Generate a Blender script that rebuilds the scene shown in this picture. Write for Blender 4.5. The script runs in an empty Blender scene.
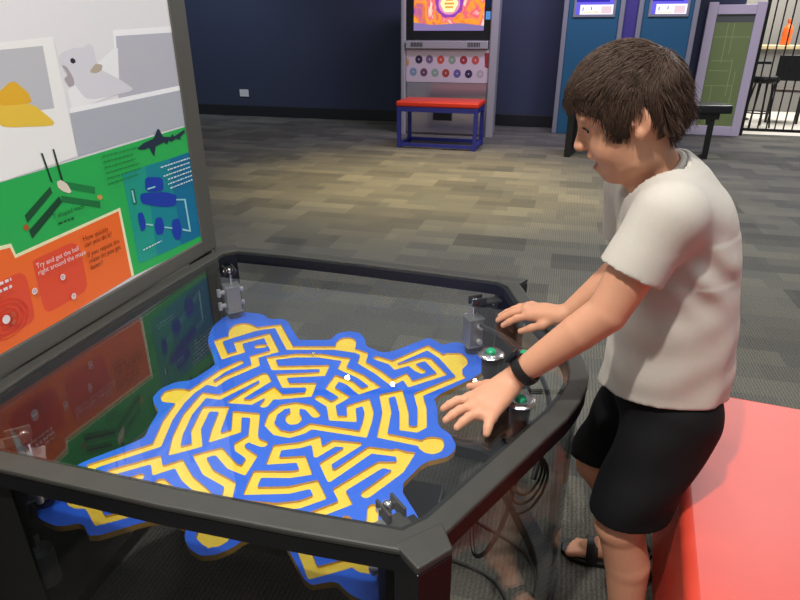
import bpy, bmesh, math, random
import numpy as np
from mathutils import Vector, Matrix, noise
random.seed(7)
SC = bpy.context.scene
COL = SC.collection
R_ = math.radians

# ---------------------------------------------------------------- materials
def lin(c):
    out = []
    for v in c[:3]:
        v = v / 255.0
        out.append(v / 12.92 if v <= 0.04045 else ((v + 0.055) / 1.055) ** 2.4)
    return (out[0], out[1], out[2], 1.0)

def pmat(name, rgb, rough=0.5, metal=0.0, spec=0.5, bump=0.0, bscale=200.0, var=0.0, vscale=8.0, coat=0.0, sss=0.0, sheen=0.0, rgb2=None, stretch=None):
    m = bpy.data.materials.new(name); m.use_nodes = True
    nt = m.node_tree; p = nt.nodes['Principled BSDF']
    p.inputs['Base Color'].default_value = lin(rgb)
    p.inputs['Roughness'].default_value = rough
    p.inputs['Metallic'].default_value = metal
    p.inputs['Specular IOR Level'].default_value = spec
    p.inputs['Coat Weight'].default_value = coat
    if sheen: p.inputs['Sheen Weight'].default_value = sheen
    if sss:
        p.inputs['Subsurface Weight'].default_value = sss
        p.inputs['Subsurface Radius'].default_value = (1.0, 0.35, 0.2)
        p.inputs['Subsurface Scale'].default_value = 0.012
    tc = nt.nodes.new('ShaderNodeTexCoord')
    src = tc.outputs['Object']
    if stretch:
        mp = nt.nodes.new('ShaderNodeMapping'); mp.inputs['Scale'].default_value = stretch
        nt.links.new(src, mp.inputs['Vector']); src = mp.outputs['Vector']
    if var > 0:
        n = nt.nodes.new('ShaderNodeTexNoise'); n.inputs['Scale'].default_value = vscale; n.inputs['Detail'].default_value = 4
        nt.links.new(src, n.inputs['Vector'])
        mx = nt.nodes.new('ShaderNodeMix'); mx.data_type = 'RGBA'
        c = lin(rgb); d = lin(rgb2) if rgb2 else tuple(x * (1 - var) for x in c[:3]) + (1,)
        mx.inputs['A'].default_value = c; mx.inputs['B'].default_value = d
        nt.links.new(n.outputs['Fac'], mx.inputs['Factor'])
        nt.links.new(mx.outputs['Result'], p.inputs['Base Color'])
    if bump > 0:
        n2 = nt.nodes.new('ShaderNodeTexNoise'); n2.inputs['Scale'].default_value = bscale; n2.inputs['Detail'].default_value = 3
        nt.links.new(src, n2.inputs['Vector'])
        b = nt.nodes.new('ShaderNodeBump'); b.inputs['Strength'].default_value = bump; b.inputs['Distance'].default_value = 0.002
        nt.links.new(n2.outputs['Fac'], b.inputs['Height']); nt.links.new(b.outputs['Normal'], p.inputs['Normal'])
    return m

def emat(name, rgb, strength):
    m = bpy.data.materials.new(name); m.use_nodes = True
    nt = m.node_tree; nt.nodes.remove(nt.nodes['Principled BSDF'])
    e = nt.nodes.new('ShaderNodeEmission'); e.inputs['Color'].default_value = lin(rgb); e.inputs['Strength'].default_value = strength
    nt.links.new(e.outputs[0], nt.nodes['Material Output'].inputs['Surface'])
    return m

def glassmat(name, tint, ior=1.49, rough=0.0):
    # thin clear acrylic: straight-through transmission plus a Fresnel mirror reflection
    m = bpy.data.materials.new(name); m.use_nodes = True
    nt = m.node_tree; nt.nodes.remove(nt.nodes['Principled BSDF'])
    t = nt.nodes.new('ShaderNodeBsdfTransparent'); t.inputs['Color'].default_value = tint
    g = nt.nodes.new('ShaderNodeBsdfGlossy'); g.inputs['Roughness'].default_value = rough
    # Schlick reflectance of the surface, the same from both faces of the sheet
    ge = nt.nodes.new('ShaderNodeNewGeometry'); dp = nt.nodes.new('ShaderNodeVectorMath'); dp.operation = 'DOT_PRODUCT'
    nt.links.new(ge.outputs['Normal'], dp.inputs[0]); nt.links.new(ge.outputs['Incoming'], dp.inputs[1])
    def mth(op, a, b=None):
        q = nt.nodes.new('ShaderNodeMath'); q.operation = op
        for i, x in enumerate((a, b)):
            if x is None: continue
            if isinstance(x, (int, float)): q.inputs[i].default_value = x
            else: nt.links.new(x, q.inputs[i])
        return q.outputs[0]
    f0 = ((ior - 1) / (ior + 1)) ** 2
    fr = mth('ADD', mth('MULTIPLY', mth('POWER', mth('SUBTRACT', 1.0, mth('ABSOLUTE', dp.outputs['Value'])), 5.0), 1 - f0), f0)
    mx = nt.nodes.new('ShaderNodeMixShader')
    nt.links.new(fr, mx.inputs[0]); nt.links.new(t.outputs[0], mx.inputs[1]); nt.links.new(g.outputs[0], mx.inputs[2])
    nt.links.new(mx.outputs[0], nt.nodes['Material Output'].inputs['Surface'])
    return m

def carpetmat():
    m = bpy.data.materials.new('carpet_tiles'); m.use_nodes = True
    nt = m.node_tree; N = nt.nodes; L = nt.links; p = N['Principled BSDF']
    p.inputs['Roughness'].default_value = 0.95; p.inputs['Specular IOR Level'].default_value = 0.15
    tc = N.new('ShaderNodeTexCoord')
    mp = N.new('ShaderNodeMapping'); mp.inputs['Rotation'].default_value = (0, 0, R_(15)); L.new(tc.outputs['Object'], mp.inputs['Vector'])
    def brick(w, h, c1, c2, off, loc):
        q = N.new('ShaderNodeMapping'); q.inputs['Location'].default_value = loc; L.new(mp.outputs['Vector'], q.inputs['Vector'])
        b = N.new('ShaderNodeTexBrick'); b.inputs['Scale'].default_value = 1.0
        b.inputs['Brick Width'].default_value = w; b.inputs['Row Height'].default_value = h
        b.inputs['Mortar Size'].default_value = 0.0; b.inputs['Color1'].default_value = c1; b.inputs['Color2'].default_value = c2
        b.offset = off; b.offset_frequency = 2; b.squash = 1.0
        L.new(q.outputs['Vector'], b.inputs['Vector']); return b
    b1 = brick(0.46, 0.26, lin((115, 114, 106)), lin((89, 89, 85)), 0.37, (0, 0, 0))
    b2 = brick(0.27, 0.13, (1.12, 1.09, 1.02, 1), (0.80, 0.81, 0.83, 1), 0.41, (0.1, 0.0, 0))
    mu = N.new('ShaderNodeMix'); mu.data_type = 'RGBA'; mu.blend_type = 'MULTIPLY'; mu.inputs['Factor'].default_value = 1.0
    L.new(b1.outputs['Color'], mu.inputs['A']); L.new(b2.outputs['Color'], mu.inputs['B'])
    # loop pile speckle
    n = N.new('ShaderNodeTexNoise'); n.inputs['Scale'].default_value = 170; n.inputs['Detail'].default_value = 2; L.new(tc.outputs['Object'], n.inputs['Vector'])
    w = N.new('ShaderNodeTexWave'); w.inputs['Scale'].default_value = 26; w.inputs['Distortion'].default_value = 1.5; L.new(mp.outputs['Vector'], w.inputs['Vector'])
    ad = N.new('ShaderNodeMath'); ad.operation = 'ADD'; L.new(n.outputs['Fac'], ad.inputs[0])
    ws = N.new('ShaderNodeMath'); ws.operation = 'MULTIPLY'; ws.inputs[1].default_value = 0.25; L.new(w.outputs['Fac'], ws.inputs[0]); L.new(ws.outputs[0], ad.inputs[1])
    mr = N.new('ShaderNodeMapRange'); mr.inputs['From Min'].default_value = 0.35; mr.inputs['From Max'].default_value = 0.95; mr.inputs['To Min'].default_value = 0.5; mr.inputs['To Max'].default_value = 1.3
    L.new(ad.outputs[0], mr.inputs['Value'])
    m2 = N.new('ShaderNodeMix'); m2.data_type = 'RGBA'; m2.blend_type = 'MULTIPLY'; m2.inputs['Factor'].default_value = 1.0
    L.new(mu.outputs['Result'], m2.inputs['A']); L.new(mr.outputs['Result'], m2.inputs['B'])
    L.new(m2.outputs['Result'], p.inputs['Base Color'])
    b = N.new('ShaderNodeBump'); b.inputs['Strength'].default_value = 0.6; b.inputs['Distance'].default_value = 0.004
    L.new(ad.outputs[0], b.inputs['Height']); L.new(b.outputs['Normal'], p.inputs['Normal'])
    return m

def swirlmat():
    # lit game screen: orange, violet and cream swirls
    m = bpy.data.materials.new('game_screen_picture'); m.use_nodes = True
    nt = m.node_tree; N = nt.nodes; L = nt.links; N.remove(N['Principled BSDF'])
    tc = N.new('ShaderNodeTexCoord')
    n = N.new('ShaderNodeTexNoise'); n.inputs['Scale'].default_value = 2.6; n.inputs['Detail'].default_value = 3; n.inputs['Distortion'].default_value = 2.5
    L.new(tc.outputs['Object'], n.inputs['Vector'])
    r = N.new('ShaderNodeValToRGB'); cr = r.color_ramp
    stops = [(0.28, (120, 70, 190)), (0.42, (228, 120, 60)), (0.50, (248, 160, 50)), (0.58, (230, 90, 120)), (0.66, (250, 225, 190)), (0.78, (150, 90, 200))]
    while len(cr.elements) < len(stops): cr.elements.new(0.5)
    for e, (pos, c) in zip(cr.elements, stops): e.position = pos; e.color = lin(c)
    sx = N.new('ShaderNodeSeparateXYZ'); L.new(tc.outputs['Object'], sx.inputs[0])
    ml = N.new('ShaderNodeMath'); ml.operation = 'MULTIPLY_ADD'; ml.inputs[1].default_value = 0.16; ml.inputs[2].default_value = -0.07; L.new(sx.outputs['X'], ml.inputs[0])
    ad = N.new('ShaderNodeMath'); ad.operation = 'ADD'; L.new(n.outputs['Fac'], ad.inputs[0]); L.new(ml.outputs[0], ad.inputs[1])
    L.new(ad.outputs[0], r.inputs['Fac'])
    e = N.new('ShaderNodeEmission'); e.inputs['Strength'].default_value = 1.1
    L.new(r.outputs['Color'], e.inputs['Color']); L.new(e.outputs[0], N['Material Output'].inputs['Surface'])
    return m

M = {}
M['rail'] = pmat('powder_coated_frame', (66, 66, 62), 0.5, 0.0, 0.4, 0.25, 700, 0.25, 30)
M['black'] = pmat('black_metal', (16, 16, 18), 0.45)
M['blackpanel'] = pmat('black_inner_panel', (12, 12, 13), 0.6)
M['acrylic_top'] = glassmat('clear_acrylic_top', (0.985, 0.99, 0.985, 1), 1.75)
M['acrylic_side'] = glassmat('clear_acrylic_side', (0.97, 0.98, 0.98, 1), 1.24)
M['acrylic_shade_tint'] = glassmat('acrylic_side_shade_tint', (0.62, 0.63, 0.66, 1), 1.30)  # dark tint stands in for the board's shadow under the table
M['shaded_side'] = pmat('frame_side_painted_shade', (13, 13, 20), 0.35, spec=0.5)  # frame colour darkened to black for the shade on its sides
M['mazeblue'] = pmat('maze_blue_paint', (42, 110, 238), 0.5, var=0.08, vscale=40)
M['mazewood'] = pmat('maze_board_edge', (222, 172, 76), 0.6, var=0.15, vscale=60)
M['mazeyellow'] = pmat('maze_yellow_paint', (255, 222, 72), 0.5, var=0.06, vscale=40)
M['steel'] = pmat('brushed_steel', (190, 190, 192), 0.25, 1.0)
M['alu'] = pmat('cast_aluminium', (142, 144, 147), 0.42, 0.6, bump=0.1)
M['fitting'] = pmat('bright_fitting', (205, 206, 210), 0.3, 0.35)
M['chrome'] = pmat('chrome', (225, 225, 228), 0.12, 1.0)
M['rubber'] = pmat('black_rubber', (14, 14, 15), 0.55)
M['bluefoot'] = pmat('dark_blue_cap', (22, 30, 78), 0.4)
M['green_cap'] = pmat('green_button_cap', (22, 160, 110), 0.35)
M['whiteplastic'] = pmat('white_plastic', (225, 225, 222), 0.4)
M['signframe'] = pmat('sign_frame_metal', (88, 86, 80), 0.5, 0.2, 0.4, 0.2, 500)
M['skin'] = pmat('skin', (218, 160, 128), 0.5, spec=0.35, bump=0.06, bscale=500, var=0.12, vscale=25, sss=0.12)
M['lips'] = pmat('lip_skin', (190, 110, 100), 0.42, sss=0.1)
M['mouth'] = pmat('mouth_inside', (70, 22, 20), 0.6)
M['hair'] = pmat('dark_brown_hair', (100, 80, 67), 0.6, spec=0.22, var=0.5, vscale=45, rgb2=(50, 38, 32))
M['shirt'] = pmat('oatmeal_jersey', (198, 192, 181), 0.9, spec=0.15, bump=0.35, bscale=900, var=0.07, vscale=120, sheen=0.1)
M['shorts'] = pmat('black_sport_cloth', (12, 12, 14), 0.75, spec=0.25, bump=0.2, bscale=900)
M['vinylred'] = pmat('red_vinyl', (218, 72, 54), 0.38, spec=0.5, bump=0.12, bscale=350, var=0.06, vscale=14)
M['vinylstool'] = pmat('orange_red_vinyl', (206, 52, 32), 0.4, spec=0.4)
M['stoolblue'] = pmat('blue_painted_steel', (36, 42, 132), 0.45)
M['navywall'] = pmat('navy_wall_paint', (58, 64, 86), 0.65, spec=0.3, bump=0.05, bscale=300, var=0.06, vscale=2)
M['baseboard'] = pmat('black_skirting', (22, 24, 28), 0.5)
M['cabinet'] = pmat('grey_cabinet_column', (176, 172, 178), 0.4, 0.3)
M['pinkpanel'] = pmat('pale_pink_panel', (212, 194, 204), 0.5)
M['kioskblue'] = pmat('kiosk_blue', (24, 88, 120), 0.5, var=0.1, vscale=3)
M['kiosktrim'] = pmat('kiosk_grey_trim', (140, 140, 150), 0.4, 0.3)
M['kioskviolet'] = pmat('violet_divider', (62, 52, 128), 0.5)
M['lilacframe'] = pmat('pale_lilac_frame', (196, 186, 200), 0.5)
M['greenpanel'] = pmat('green_printed_panel', (122, 140, 84), 0.55, var=0.12, vscale=4)
M['greenline'] = pmat('pale_green_print', (158, 174, 112), 0.55)
M['greendark'] = pmat('dark_grey_print', (84, 90, 84), 0.55)
M['cafefloor'] = pmat('pale_tile_floor', (214, 208, 196), 0.4, var=0.12, vscale=3)
M['cafewall'] = pmat('pale_cafe_wall', (132, 130, 126), 0.7)
M['timber'] = pmat('light_timber', (218, 196, 150), 0.5, var=0.15, vscale=10)
M['darkwood'] = pmat('dark_timber', (70, 60, 52), 0.5)
M['orangeplastic'] = pmat('orange_plastic', (236, 104, 40), 0.4)
M['carpet'] = carpetmat()

# ---------------------------------------------------------------- object helpers
def tag(o, label=None, cat=None, group=None, kind=None):
    if label: o['label'] = label
    if cat: o['category'] = cat
    if group: o['group'] = group
    if kind: o['kind'] = kind
    return o

def empty(name, loc=(0, 0, 0), rz=0.0, **k):
    o = bpy.data.objects.new(name, None); COL.objects.link(o)
    o.empty_display_size = 0.1
    o.location = loc; o.rotation_euler = (0, 0, rz)
    return tag(o, **k)

class MB:
    def __init__(s): s.bm = bmesh.new(); s.mi = 0
    def face(s, vs):
        try:
            f = s.bm.faces.new(vs); f.material_index = s.mi; return f
        except ValueError: return None
    def v(s, p): return s.bm.verts.new(p)
    def poly(s, pts): s.face([s.v(p) for p in pts]); return s
    def box(s, c, size, rz=0.0, mat=None):
        hx, hy, hz = size[0] / 2, size[1] / 2, size[2] / 2
        ca, sa = math.cos(rz), math.sin(rz); vs = []
        for z in (-hz, hz):
            for x, y in ((-hx, -hy), (hx, -hy), (hx, hy), (-hx, hy)):
                p = Vector((x, y, z))
                if mat is not None: p = mat @ p
                else: p = Vector((x * ca - y * sa, x * sa + y * ca, z))
                vs.append(s.v(p + Vector(c)))
        for q in ((0, 3, 2, 1), (4, 5, 6, 7), (0, 1, 5, 4), (1, 2, 6, 5), (2, 3, 7, 6), (3, 0, 4, 7)):
            s.face([vs[i] for i in q])
        return s
    def span(s, a, b): return s.box([(a[i] + b[i]) / 2 for i in range(3)], [abs(b[i] - a[i]) for i in range(3)])
    def prism(s, pts, z0, z1):
        n = len(pts); A = [s.v((p[0], p[1], z0)) for p in pts]; B = [s.v((p[0], p[1], z1)) for p in pts]
        s.face(A[::-1]); s.face(B)
        for i in range(n): s.face([A[i], A[(i + 1) % n], B[(i + 1) % n], B[i]])
        return s
    def ring(s, outer, inner, z0, z1):
        n = len(outer)
        oa = [s.v((*p, z0)) for p in outer]; ob = [s.v((*p, z1)) for p in outer]
        ia = [s.v((*p, z0)) for p in inner]; ib = [s.v((*p, z1)) for p in inner]
        for i in range(n):
            j = (i + 1) % n
            s.face([oa[i], oa[j], ob[j], ob[i]]); s.face([ib[i], ib[j], ia[j], ia[i]])
            s.face([ob[i], ob[j], ib[j], ib[i]]); s.face([ia[i], ia[j], oa[j], oa[i]])
        return s
    def tube(s, pts, r, n=8, caps=True):
        pts = [Vector(p) for p in pts]; rs = r if isinstance(r, (list, tuple)) else [r] * len(pts)
        rings = []; up = None
        for i, p in enumerate(pts):
            a = pts[max(i - 1, 0)]; b = pts[min(i + 1, len(pts) - 1)]
            t = (b - a).normalized()
            if up is None: up = Vector((0, 0, 1)) if abs(t.z) < 0.9 else Vector((1, 0, 0))
            x = t.cross(up)
            if x.length < 1e-5: x = t.cross(Vector((0, 1, 0)))
            x.normalize(); y = x.cross(t).normalized(); up = y
            rings.append([s.v(p + (x * math.cos(k * 2 * math.pi / n) + y * math.sin(k * 2 * math.pi / n)) * rs[i]) for k in range(n)])
        for i in range(len(rings) - 1):
            for k in range(n):
                s.face([rings[i][k], rings[i][(k + 1) % n], rings[i + 1][(k + 1) % n], rings[i + 1][k]])
        if caps: s.face(rings[0][::-1]); s.face(rings[-1])
        return s
    def lathe(s, prof, c=(0, 0, 0), n=24):
        rings = []
        for r, z in prof:
            rings.append([s.v((c[0] + max(r, 1e-4) * math.cos(k * 2 * math.pi / n), c[1] + max(r, 1e-4) * math.sin(k * 2 * math.pi / n), c[2] + z)) for k in range(n)])
        for i in range(len(rings) - 1):
            for k in range(n):
                s.face([rings[i][k], rings[i][(k + 1) % n], rings[i + 1][(k + 1) % n], rings[i + 1][k]])
        s.face(rings[0][::-1]); s.face(rings[-1]); return s
    def ball(s, c, r, n=14, mat=None):
        r = r if isinstance(r, (list, tuple)) else (r, r, r)
        res = bmesh.ops.create_uvsphere(s.bm, u_segments=n, v_segments=max(6, n // 2 + 2), radius=1.0)
        for q in res['verts']:
            p = Vector((q.co.x * r[0], q.co.y * r[1], q.co.z * r[2]))
            if mat is not None: p = mat @ p
            q.co = p + Vector(c)
        for f in {f for q in res['verts'] for f in q.link_faces}: f.material_index = s.mi
        return s
    def build(s, name, mats, parent=None, smooth=False, bevel=0.0, seg=2, fix=True):
        if fix: bmesh.ops.recalc_face_normals(s.bm, faces=s.bm.faces)
        me = bpy.data.meshes.new(name); s.bm.to_mesh(me); s.bm.free()
        for m in (mats if isinstance(mats, (list, tuple)) else [mats]): me.materials.append(m)
        if smooth:
            me.polygons.foreach_set('use_smooth', [True] * len(me.polygons))
            try: me.set_sharp_from_angle(angle=R_(40))
            except Exception: pass
        o = bpy.data.objects.new(name, me); COL.objects.link(o)
        if bevel:
            b = o.modifiers.new('bevel', 'BEVEL'); b.width = bevel; b.segments = seg; b.limit_method = 'ANGLE'; b.angle_limit = R_(40)
        if parent is not None: o.parent = parent
        return o

def offset_poly(pts, d):
    # inward mitred offset of a counter-clockwise polygon
    n = len(pts); out = []
    for i in range(n):
        a, b, c = Vector(pts[i - 1]), Vector(pts[i]), Vector(pts[(i + 1) % n])
        e1 = (b - a).normalized(); e2 = (c - b).normalized()
        n1 = Vector((-e1.y, e1.x)); n2 = Vector((-e2.y, e2.x))
        m = (n1 + n2).normalized(); k = d / max(m.dot(n1), 0.4)
        out.append((b.x + m.x * k, b.y + m.y * k))
    return out

def raw_mesh(name, verts, faces, mats, parent=None, smooth=True):
    me = bpy.data.meshes.new(name)
    me.from_pydata([tuple(map(float, v)) for v in verts], [], [tuple(map(int, f)) for f in faces])
    for m in (mats if isinstance(mats, (list, tuple)) else [mats]): me.materials.append(m)
    if smooth: me.polygons.foreach_set('use_smooth', [True] * len(me.polygons))
    o = bpy.data.objects.new(name, me); COL.objects.link(o)
    if parent is not None: o.parent = parent
    return o

def text_mesh(body, size, align='LEFT'):
    # flat lettering as plain triangles: list of (verts, faces)
    cu = bpy.data.curves.new('lettering', 'FONT'); cu.body = body; cu.size = size; cu.align_x = align
    cu.resolution_u = 2
    o = bpy.data.objects.new('lettering', cu); COL.objects.link(o)
    dg = bpy.context.evaluated_depsgraph_get(); me = o.evaluated_get(dg).to_mesh()
    vs = [v.co.copy() for v in me.vertices]; fs = [tuple(p.vertices) for p in me.polygons]
    o.evaluated_get(dg).to_mesh_clear(); COL.objects.unlink(o); bpy.data.objects.remove(o); bpy.data.curves.remove(cu)
    return vs, fs
# ---------------------------------------------------------------- room shell
mb = MB(); mb.poly([(-9, -3, 0), (9, -3, 0), (9, 12, 0), (-9, 12, 0)])
floor = mb.build('floor', M['carpet'], fix=False); tag(floor, kind='structure')
WR = R_(-16)
wall = MB().span((-7, 0, 0), (4.55, 0.15, 4.2)).build('wall_back', M['navywall']); wall.location = (-0.06, 9.58, 0); wall.rotation_euler.z = WR; tag(wall, kind='structure')
bb = MB().span((-7, -0.025, 0), (4.55, -0.001, 0.165)).build('baseboard_back', M['baseboard'], bevel=0.006); bb.location = (-0.06, 9.58, 0); bb.rotation_euler.z = WR; tag(bb, kind='structure')

def at_frame(p0, ang, s, y=0.0):
    a = R_(ang); return (p0[0] + s * math.cos(a) - y * math.sin(a), p0[1] + s * math.sin(a) + y * math.cos(a))

ox, oy = at_frame((-0.06, 9.58), -16, -2.57, -0.0015)
po = empty('power_outlet', (ox, oy, 0.356), WR, label='white double power outlet low on the navy back wall', cat='power outlet')
MB().span((-0.08, -0.012, -0.055), (0.08, 0, 0.055)).build('face_plate', M['whiteplastic'], po, bevel=0.004)
for sx in (-0.035, 0.035):
    MB().span((sx - 0.012, -0.016, 0.004), (sx + 0.012, -0.012, 0.018)).build('rocker_switch', M['whiteplastic'], po)

# ---------------------------------------------------------------- game cabinet on the back wall
CR = R_(-15.5)
cab = empty('game_cabinet', (0.03, 8.4, 0), CR, label='tall grey game cabinet with a lit orange and violet screen behind the small red bench', cat='game cabinet')
MB().span((0.0, 0.03, 0), (1.2, 0.42, 2.1)).build('body', M['cabinet'], cab, bevel=0.01)
for x0, x1 in ((-0.015, 0.05), (1.125, 1.225)):
    mb = MB(); mb.prism([(x0, 0.1), (x0, -0.02), (x0 + 0.015, -0.04), (x1 - 0.015, -0.04), (x1, -0.02), (x1, 0.1)], 0, 2.12); mb.build('column', M['cabinet'], cab)
scr = MB().span((0.05, 0.0, 1.17), (1.125, 0.05, 2.05)).build('screen', M['black'], cab, bevel=0.008)
MB().poly([(0.15, -0.003, 1.275), (1.04, -0.003, 1.275), (1.04, -0.003, 1.98), (0.15, -0.003, 1.98)]).build('picture', swirlmat(), scr, fix=False)
mb = MB(); mb.mi = 0
def disc(mb, cx, cz, rx, rz, y, n=28, mi=0, f=lambda a: 1.0):
    mb.mi = mi; mb.poly([(cx + rx * f(k * 2 * math.pi / n) * math.cos(k * 2 * math.pi / n), y, cz + rz * f(k * 2 * math.pi / n) * math.sin(k * 2 * math.pi / n)) for k in range(n)])
disc(mb, 0.6, 1.58, 0.175, 0.16, -0.005, mi=0, f=lambda a: 1 + 0.05 * math.sin(9 * a))
disc(mb, 0.6, 1.58, 0.135, 0.125, -0.006, mi=1)
disc(mb, 0.6, 1.58, 0.105, 0.10, -0.007, mi=2, f=lambda a: 1 + 0.06 * math.cos(6 * a))
mb.mi = 3
for k, w in enumerate((0.09, 0.12, 0.10)):
    z = 1.62 - k * 0.04; mb.poly([(0.6 - w / 2, -0.008, z - 0.012), (0.6 + w / 2, -0.008, z - 0.012), (0.6 + w / 2, -0.008, z + 0.012), (0.6 - w / 2, -0.008, z + 0.012)])
mb.mi = 4
mb.poly([(0.15, -0.0045, 1.275), (1.04, -0.0045, 1.275), (1.04, -0.0045, 1.33), (0.75, -0.0045, 1.36), (0.4, -0.0045, 1.34), (0.15, -0.0045, 1.37)])
mb.build('badge', [emat('badge_violet', (150, 70, 180), 1.0), emat('badge_rose', (235, 150, 190), 1.0), emat('badge_cream', (250, 235, 170), 1.2), emat('badge_orange', (235, 170, 80), 1.0), emat('screen_lilac', (150, 130, 190), 0.8)], scr, fix=False)
mb = MB()
for k in range(4):
    z = 1.4 + k * 0.13; mb.mi = 0 if k % 2 == 0 else 1
    mb.poly([(1.058, -0.003, z), (1.115, -0.003, z), (1.115, -0.003, z + 0.09), (1.058, -0.003, z + 0.09)])
mb.build('side_icons', [emat('icon_blue', (90, 150, 220), 0.9), emat('icon_dark', (30, 50, 90), 0.6)], scr, fix=False)
ledge = MB().span((0.06, -0.06, 1.065), (1.11, 0.03, 1.16)).build('speaker_ledge', M['cabinet'], cab, bevel=0.008)
for x0 in (0.13, 0.86):
    mb = MB()
    for k in range(8): mb.span((x0 + k * 0.02, -0.064, 1.09), (x0 + k * 0.02 + 0.01, -0.0605, 1.14))
    mb.build('speaker_grille', M['black'], ledge)
pn = MB(); pn.span((0.057, -0.012, 0.665), (1.125, 0.03, 1.055))
def sd(px, py): return 0.057 + (px - 118) / 362 * 1.07, 1.05 - (py - 222) / 143 * 0.375
cols = [(52, 40, 72), (122, 96, 130), (206, 84, 62), (140, 158, 138), (160, 48, 58), (198, 84, 78), (128, 150, 176), (108, 72, 92), (146, 166, 150), (172, 66, 58), (104, 92, 150), (56, 44, 84), (184, 168, 172)]
dmats = [M['pinkpanel']] + [pmat('printed_dot', c, 0.5) for c in cols] + [pmat('printed_tan', (206, 150, 90), 0.5), pmat('printed_pale', (228, 214, 218), 0.5)]
for i, (px, py) in enumerate([(175, 265), (222, 264), (272, 265), (322, 266), (372, 266), (423, 266), (150, 322), (198, 324), (248, 325), (296, 326), (346, 327), (396, 328), (446, 328)]):
    x, z = sd(px, py)
    disc(pn, x, z, 0.048, 0.05, -0.0135, mi=i + 1); disc(pn, x, z, 0.009, 0.010, -0.0145, n=6, mi=15)
disc(pn, 0.075, 0.905, 0.018, 0.05, -0.0135, mi=14)
pn.mi = 5; pn.poly([(1.08, -0.0135, 0.86), (1.124, -0.0135, 0.84), (1.124, -0.0135, 1.02), (1.07, -0.0135, 1.02)])
pn.build('dotted_panel', dmats, cab, fix=False)
st = MB().span((0.06, -0.006, 0.03), (1.115, 0.03, 0.66)).build('steel_panel', pmat('reflective_steel', (214, 206, 220), 0.24, 0.95, bump=1.0, bscale=5, stretch=(2.2, 1, 0.1)), cab)
MB().span((0.43, -0.03, 0.19), (0.68, -0.0065, 0.29)).build('coin_slot', M['black'], st, bevel=0.005)

# small red bench in front of it
stl = empty('bench', (-0.036, 7.28, 0), R_(-16.5), label='small red-topped bench with a blue frame in front of the lit game cabinet', cat='bench', group=None)
W, D, H = 0.945, 0.50, 0.47
for x in (0.02, W - 0.02):
    for y in (0.02, D - 0.02):
        MB().box((x, y, H / 2), (0.045, 0.045, H)).build('leg', M['stoolblue'], stl, bevel=0.004)
for y in (0.02, D - 0.02):
    MB().span((0.043, y - 0.02, H - 0.055), (W - 0.043, y + 0.02, H - 0.0005)).build('top_rail', M['stoolblue'], stl)
for x in (0.02, W - 0.02):
    MB().span((x - 0.02, 0.043, H - 0.055), (x + 0.02, D - 0.043, H - 0.0005)).build('top_rail', M['stoolblue'], stl)
    MB().span((x - 0.018, 0.043, 0.02), (x + 0.018, D - 0.043, 0.06)).build('foot_rail', M['stoolblue'], stl)
for y in (0.02, D - 0.02):
    MB().span((0.043, y - 0.018, 0.02), (W - 0.043, y + 0.018, 0.06)).build('foot_rail', M['stoolblue'], stl)
MB().span((-0.012, -0.012, H), (W + 0.012, D + 0.012, H + 0.062)).build('seat', M['vinylstool'], stl, bevel=0.022, seg=4)

# ---------------------------------------------------------------- blue kiosks
def kiosk(s, w, label, mirror=False):
    x, y = at_frame((2.09, 8.42), -15.5, s)
    k = empty('information_kiosk', (x, y, 0), CR, label=label, cat='kiosk', group='blue information kiosks')
    MB().span((0.06, 0.0, 0.0), (w - 0.06, 0.3, 2.2)).build('body', M['kioskblue'], k, bevel=0.006)
    for a, b in ((0, 0.06), (w - 0.06, w)):
        MB().span((a, -0.03, 0), (b, 0.32, 2.22)).build('side_trim', M['kiosktrim'], k, bevel=0.008)
    sc = MB().span((0.12, -0.02, 1.43), (w - 0.11, 0.0, 2.0)).build('screen', M['kiosktrim'], k, bevel=0.004)
    mb = MB(); a, b = 0.15, w - 0.14
    def q(x0, z0, x1, z1, mi, y): mb.mi = mi; mb.poly([(x0, y, z0), (x1, y, z0), (x1, y, z1), (x0, y, z1)])
    q(a, 1.46, b, 1.97, 0, -0.0215)
    q(a, 1.57, b, 1.97, 1, -0.0225); q(a, 1.46, a + 0.05, 1.57, 1, -0.0225); q(a, 1.60, b - 0.05, 1.66, 2, -0.0235)
    q(a + 0.08, 1.50, a + 0.09, 1.54, 2, -0.0235); q(a + 0.18, 1.51, a + 0.19, 1.545, 2, -0.0235)
    q(a + 0.08, 1.475, b - 0.16, 1.485, 3, -0.0235); q(a + 0.22, 1.49, b - 0.17, 1.50, 3, -0.0235)
    q(b - 0.14, 1.47, b - 0.02, 1.55, 4, -0.0235)
    mb.build('display_picture', [emat('screen_white', (235, 232, 245), 1.25), emat('screen_blue', (110, 100, 235), 1.0), emat('screen_deep_blue', (60, 50, 190), 0.9), emat('screen_yellow', (240, 225, 160), 1.0), emat('screen_pink', (240, 210, 220), 1.0)], sc, fix=False)
    return k
kiosk(-0.02, 0.735, 'blue information kiosk left of the violet strip, its whole front showing')
kiosk(0.87, 0.69, 'blue information kiosk right of the violet strip, beside the green board')
x, y = at_frame((2.09, 8.42), -15.5, 0.718)
dv = MB().span((0, 0.02, 0), (0.149, 0.28, 2.2)).build('divider_panel', M['kioskviolet']); dv.location = (x, y, 0); dv.rotation_euler.z = CR
tag(dv, 'narrow violet divider strip standing between the two blue kiosks', 'divider')

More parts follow.
